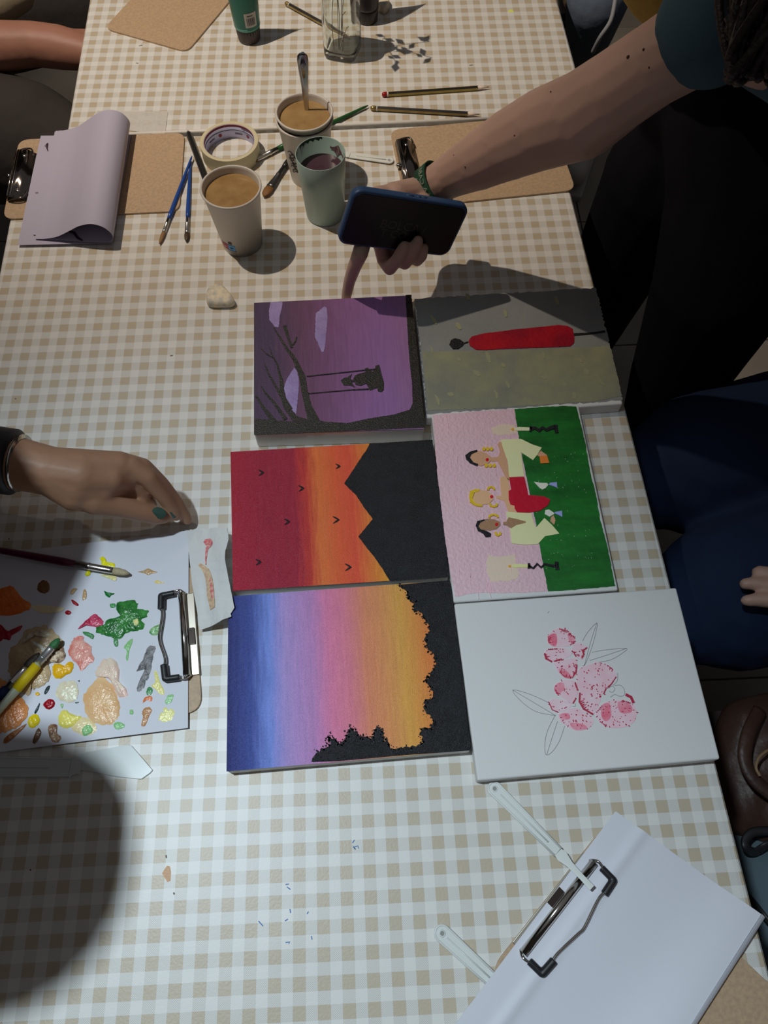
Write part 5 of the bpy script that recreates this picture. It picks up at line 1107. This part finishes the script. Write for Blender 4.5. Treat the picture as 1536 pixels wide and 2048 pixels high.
# ---- standing person in yellow top and black trousers
A0_ = thing('person', (1.02,0.06,0), 'person standing behind the reaching arm in a mustard yellow top and black trousers', 'person')
hip1, hip2 = Vector((1.00,0.13,T+0.10)), Vector((0.985,-0.06,T+0.10))
flesh('trousers', [[(Vector((0.955,0.12,T+0.17)),.112),(Vector((0.985,0.13,T+0.10)),.11),(Vector((0.955,0.135,T-0.02)),.098),(Vector((0.935,0.15,T-0.20)),.078),(Vector((0.94,0.17,0.30)),.055),(Vector((0.95,0.19,0.09)),.048)],
  [(Vector((0.985,0.05,T+0.17)),.115),(Vector((1.01,0.0,T+0.08)),.115),(Vector((0.995,-0.065,T-0.04)),.097),(Vector((0.99,-0.09,T-0.22)),.076),(Vector((1.0,-0.11,0.30)),.055),(Vector((1.01,-0.12,0.09)),.048)]], m_cloth_black, A0_, 0.007, 6)
flesh('top', [[(Vector((0.895,0.10,T+0.365)),.142),(Vector((0.97,0.15,T+0.48)),.13),(Vector((1.03,0.17,T+0.62)),.115)],[(Vector((0.955,0.035,T+0.35)),.132),(Vector((1.03,0.09,T+0.48)),.12),(Vector((1.07,0.12,T+0.62)),.115)]], mat('mustard_top', (0.38,0.24,0.045), 0.85, bump=(60,0.4,0.004)), A0_, 0.008, 4)
for sx, sy in ((0.93,0.19),(0.99,-0.12)): G().ball((sx-0.03,sy,0.045), 0.05, 8, (2.0,0.8,0.85)).out('shoe', mat('dark_shoe', (0.03,0.028,0.03), 0.6), A0_, True)
# ---- left-hand person
Lp_ = thing('person', (-0.42,-0.62,0), 'person on the left reaching in with a bare forearm, dark watch and green nails', 'person')
def Lh(x, y, h): return U(x, y, h)
fa = [(Vector((-0.36,-0.46,T+0.12)),.046),(Vector((-0.24,-0.43,T+0.115)),.044),(Lh(-190,905,.118),.039),(Lh(-80,912,.118),.034),(Lh(0,920,.116),.0300),(Lh(60,933,.113),.0268),(Lh(100,942,.110),.0258)]
kn = [(Lh(232,934,.098),.0150),(Lh(222,958,.097),.0150),(Lh(205,980,.090),.0145),(Lh(186,1000,.080),.0140)]
wj = (Lh(100,942,.110),.0255)
ch = [fa, [wj,(Lh(165,938,.106),.0215),(Lh(238,930,.098),.0150)], [wj,(Lh(165,952,.106),.0225),kn[1]], [wj,(Lh(155,970,.100),.0215),kn[2]], [wj,(Lh(150,985,.094),.0200),kn[3]],
 # index
 [kn[0],(Lh(262,933,.094),.0118),(Lh(296,955,.082),.0104),(Lh(330,995,.055),.0088),(Lh(348,1022,.036),.0076),(Lh(352,1031,.030),.0066)],
 # middle behind it, a little longer
 [(Lh(238,928,.094),.0140),(Lh(286,934,.084),.0100),(Lh(322,968,.062),.0090),(Lh(352,1005,.038),.0080),(Lh(370,1033,.020),.0070),(Lh(374,1040,.016),.0060)],
 # ring and little, folded beneath
 [kn[1],(Lh(262,962,.078),.0100),(Lh(285,985,.060),.0088),(Lh(300,1008,.042),.0078)],
 [kn[2],(Lh(248,978,.070),.0092),(Lh(268,998,.054),.0080),(Lh(282,1012,.042),.0070)],
 # thumb
 [(Lh(120,960,.104),.0215),(Lh(190,1000,.084),.0160),(Lh(240,1012,.068),.0128),(Lh(285,1024,.052),.0112),(Lh(315,1032,.040),.0098),(Lh(326,1034,.036),.0080)]]
flesh('forearm_and_hand', ch, m_armL, Lp_, 0.0021, 5)
def nail(p, d, up, w, l, m): 
    d = d.normalized(); x = d.cross(up).normalized(); z_ = x.cross(d)
    vs = []; n = 12
    for k in range(n): a_ = 2*math.pi*k/n; vs.append(p + d*math.cos(a_)*l + x*math.sin(a_)*w - z_*(math.sin(a_)**2)*w*0.35)
    vs.append(p+z_*w*0.18); fs = [(k,(k+1)%n,n) for k in range(n)]
    return mesh('fingernail', vs, fs, m, Lp_, True)
nail(Lh(318,1026,.0515), Lh(326,1032,.046)-Lh(300,1024,.054), Vector((-.1,-.35,1)), .0064, .0080, m_nail)
nail(Lh(367,1032,.0275), Lh(374,1040,.018)-Lh(360,1022,.032), Vector((.2,-.6,1)), .0048, .0068, m_nail)
nail(Lh(344,1029,.0400), Lh(352,1031,.030)-Lh(340,1012,.044), Vector((-.1,-.6,1)), .0048, .0062, m_nail)
# watch strap / sleeve
wc2 = Lh(6,921,.116); wd = (Lh(60,933,.113)-Lh(-80,912,.118)).normalized(); 
G().tube([wc2-wd*.016, wc2-wd*.013, wc2+wd*.011, wc2+wd*.014], [.0305,.0345,.0345,.0300], 32).out('watch_strap', mat('black_strap', (0.02,0.018,0.02), 0.5, bump=(200,0.4)), Lp_, True)
G().tube([wc2+wd*.0175, wc2+wd*.0195], [.0300,.0298], 32).out('thin_bracelet', m_chrome, Lp_, True)
G().tube([Vector((-0.20,-0.435,T+.125)), Lh(-120,905,.118)], [.053,.044], 24).out('rolled_cuff', mat('dark_cuff', (0.03,0.028,0.035), 0.8), Lp_, True)
flesh('dark_top', [[(Vector((-0.22,-0.44,T+.13)),.050),(Vector((-0.10,-0.47,T+.30)),.056),(Vector((0.03,-0.455,T+.45)),.070),(Vector((-0.03,-0.60,T+.48)),.075),(Vector((-0.06,-0.70,T+.47)),.085),(Vector((-0.08,-0.84,T+.44)),.075)],[(Vector((-0.05,-0.66,T+.44)),.10),(Vector((-0.20,-0.72,T+.26)),.13),(Vector((-0.36,-0.78,T+.04)),.14),(Vector((-0.42,-0.80,T-.15)),.14)],[(Vector((-0.08,-0.84,T+.44)),.06),(Vector((-0.22,-0.92,T+.24)),.05),(Vector((-0.20,-0.93,T+.02)),.045)]], mat('dark_jumper', (0.03,0.03,0.04), 0.9), Lp_, 0.009, 4)
hl = Vector((0.048,-0.705,T+0.55))
flesh('head', [[(hl,.088),(hl+Vector((.03,.01,-.05)),.066)],[(hl,.05),(Vector((-0.02,-0.71,T+.49)),.052)]], m_armL, Lp_, 0.006, 4)
g = G(); g.ball(hl+Vector((-.012,0,.02)), .096, 10, (1,1,.95)); 
prop(g.out('hair', m_hair, Lp_, True), kind='stuff')
flesh('trousers', [[(Vector((-0.42,-0.72,T-.20)),.12),(Vector((-0.20,-0.70,T-.24)),.085),(Vector((-0.12,-0.70,T-.28)),.07),(Vector((-0.12,-0.70,.12)),.05)],[(Vector((-0.42,-0.88,T-.20)),.12),(Vector((-0.20,-0.90,T-.24)),.085),(Vector((-0.12,-0.90,T-.28)),.07),(Vector((-0.12,-0.90,.12)),.05)]], m_cloth_black, Lp_, 0.01, 4)
# ---- far left person: arm on the lap, dark trousers, cream top
E_ = thing('person', (-0.45,0.55,0), 'person seated at the far left with a bare forearm resting across dark trousers', 'person')
flesh('forearm_and_hand', [[(U(-300,100,-.05),.050),(U(-120,95,-.05),.046),(U(0,92,-.055),.040),(U(70,88,-.06),.036),(U(120,95,-.065),.036),(U(170,105,-.07),.030),(U(230,120,-.075),.020)],[(U(120,95,-.065),.03),(U(180,85,-.07),.022),(U(230,90,-.08),.012)]], m_armE, E_, 0.005, 5)
flesh('dark_trousers', [[(U(-420,240,-.16),.15),(U(-100,260,-.17),.125),(U(60,290,-.18),.11),(U(160,330,-.2),.09)],[(U(-420,60,-.19),.14),(U(0,20,-.20),.12),(U(150,10,-.22),.10)]], mat('charcoal_trousers', (0.040,0.034,0.032), 0.9, bump=(25,0.5,0.006)), E_, 0.008, 5)
flesh('cream_top', [[(U(-330,-60,-.05),.14),(U(-120,-30,-.06),.09),(U(-20,2,-.055),.045),(U(30,-14,-.06),.035)],[(Vector((-0.50,0.62,T-.10)),.15),(Vector((-0.56,0.62,T+.10)),.14),(Vector((-0.60,0.60,T+.30)),.13)],[(Vector((-0.60,0.42,T+.32)),.07),(Vector((-0.60,0.78,T+.32)),.07)],[(Vector((-0.60,0.42,T+.32)),.06),(Vector((-0.50,0.38,T+.10)),.05),(U(-300,100,-.05),.056)]], mat('cream_cloth', (0.42,0.35,0.24), 0.9, bump=(20,0.5,0.006)), E_, 0.008, 4)
eh = Vector((-0.57,0.60,T+.56))
flesh('head', [[(eh,.088),(eh+Vector((.03,0,-.05)),.066)],[(eh,.05),(Vector((-0.60,0.60,T+.36)),.055)],[(eh+Vector((.085,0,-.02)),.014),(eh+Vector((.095,0,-.035)),.012)]], m_armE, E_, 0.006, 3)
g = G(); g.ball(eh+Vector((-.015,0,.02)), .098, 10); prop(g.out('hair', m_hair, E_, True), kind='stuff')
# ---- person beyond, grey-blue jeans
D0 = thing('person', U(1180,60,-.45), 'person beyond the yellow top, only a faded blue jeans leg visible by the far table', 'person')
flesh('jeans_leg', [[(U(1225,-130,-.05),.10),(U(1195,0,-.12),.062),(U(1180,60,-.20),.052),(U(1160,100,-.34),.046)]], mat('faded_denim', (0.13,0.17,0.24), 0.9, bump=(60,0.4,0.003)), D0, 0.006, 4)
G().tube(smooth_curve([U(1232,-10,-.06), U(1222,40,-.09), U(1200,75,-.12), U(1185,105,-.16)], 5), .004, 8).out('zip_seam', mat('pale_seam', (0.36,0.37,0.40), 0.6), D0, True)
# shoe by the far table, brown sandal
def shoe(label, c, u, m, m2):
    t = thing('shoe', c, label, 'shoe'); u = Vector(u).normalized(); v = Vector((-u.y,u.x,0)); g = G()
    g.prism([V2(c+u*a+v*b) for a, b in ((-.12,-.03),(-.12,.03),(-.05,.036),(.05,.045),(.11,.035),(.135,0),(.11,-.035),(.05,-.045),(-.05,-.036))], 0.0, 0.025); bev(g.out('sole', m2, t), .006, 2)
    flesh('upper', [[(c-u*.09+Vector((0,0,.07)),.030),(c-u*.05+Vector((0,0,.06)),.034),(c+u*.02+Vector((0,0,.045)),.034),(c+u*.09+Vector((0,0,.035)),.028)]], m, t, .004, 3)
shoe('white shoe on the floor below the reaching forearm', Vector((U(1150,345,-.74).x, U(1150,345,-.74).y, 0.0)), (0.3,1,0), mat('white_shoe', (0.6,0.58,0.54), 0.6), mat('shoe_sole', (0.5,0.5,0.48), 0.6))
shoe('tan shoe on the floor at the top right of the far table', Vector((U(1140,15,-.74).x, U(1140,15,-.74).y, 0.0)), (0.2,1,0), mat('tan_leather', (0.25,0.16,0.09), 0.6), m_rubber)
# ---- brown bag and folded grey-blue coat on a stool, near right
m_leather = mat('brown_leather', (0.085,0.042,0.028), 0.45, bump=(60,0.5,0.003), var=(14,(0.05,0.024,0.018),0.25))
bc = U(1560,1530,-.42); t = thing('leather_bag', (bc.x,bc.y,T-.52), 'slouching dark brown leather bag by the near right table edge', 'bag')
flesh('bag_body', [[(U(1500,1455,-.36),.045),(U(1560,1450,-.36),.05),(U(1650,1450,-.36),.05)],[(U(1478,1530,-.38),.05),(U(1560,1540,-.36),.06),(U(1650,1540,-.36),.06)],[(U(1500,1620,-.38),.045),(U(1560,1630,-.36),.055),(U(1650,1630,-.38),.055)],[(U(1500,1455,-.36),.045),(U(1478,1530,-.38),.05),(U(1500,1620,-.38),.045)]], m_leather, t, .006, 6)
G().tube(smooth_curve([U(1520,1420,-.30), U(1496,1470,-.29), U(1490,1520,-.29), U(1510,1560,-.29), U(1545,1590,-.29)], 6), (.010,.005), 10).out('bag_strap', m_leather, t, True)
G().tube(smooth_curve([U(1536,1500,-.28), U(1518,1515,-.28), U(1512,1535,-.28), U(1520,1552,-.28)], 6), .0022, 8).out('tan_piping', mat('tan_piping', (0.30,0.19,0.10), 0.5), t, True)
G().tube([Vector((bc.x-.02,bc.y,0.0)), Vector((bc.x-.02,bc.y,T-.47))], .02, 12).out('stool_post', m_leg, None, origin=(bc.x-.02,bc.y,0)) if False else None
st_ = thing('stool', (1.10,-0.83,0), 'low dark stool carrying the bag and folded coat at the near right', 'stool')
G().prism(rounded([Vector((0.93,-1.10)),Vector((1.32,-1.10)),Vector((1.32,-0.58)),Vector((0.93,-0.58))], .03), T-.50, T-.47).out('seat', mat('dark_wood', (0.05,0.035,0.03), 0.5), st_)
for x_, y_ in ((.97,-1.06),(1.28,-1.06),(.97,-.62),(1.28,-.62)): G().tube([(x_,y_,0),(x_,y_,T-.50)], .015, 10).out('leg', m_leg, st_, True)
cc_ = thing('folded_coat', U(1560,1800,-.40), 'grey-blue folded coat hanging over the stool at the near right edge', 'coat')
flesh('coat_body', [[(U(1505,1690,-.40),.040),(U(1540,1760,-.37),.045),(U(1560,1850,-.36),.045),(U(1590,1960,-.36),.045)],[(U(1560,1680,-.38),.05),(U(1620,1760,-.36),.055),(U(1640,1880,-.36),.055)]], mat('grey_blue_cloth', (0.11,0.16,0.19), 0.9, bump=(30,0.6,0.006)), cc_, .006, 5)
G().tube(smooth_curve([U(1540,1662,-.32), U(1508,1664,-.32), U(1492,1678,-.32), U(1493,1696,-.32), U(1510,1704,-.33), U(1530,1692,-.32), U(1556,1680,-.32)], 6), (.0060,.0025), 8).out('black_strap', m_rubber, cc_, True)
G().tube(smooth_curve([U(1488,1780,-.36), U(1515,1815,-.31), U(1550,1860,-.30)], 6), (.006,.003), 8).out('black_strap', m_rubber, cc_, True)

for o in list(bpy.data.objects):
    if o.parent or not o.get('category'): continue
    g_ = {'painting':'painted canvases laid edge to edge', 'clipboard':'brown hardboard clipboards', 'brush':'paint brushes', 'spatula':'plastic spatulas', 'pencil':'drawing pencils', 'eraser':'cream erasers', 'paint tube':'paint tubes standing on their caps', 'table':'folding tables end to end', 'tablecloth':'gingham tablecloths', 'shoe':'shoes under the table', 'person':'people around the tables'}.get(o['category'])
    if g_: o['group'] = g_
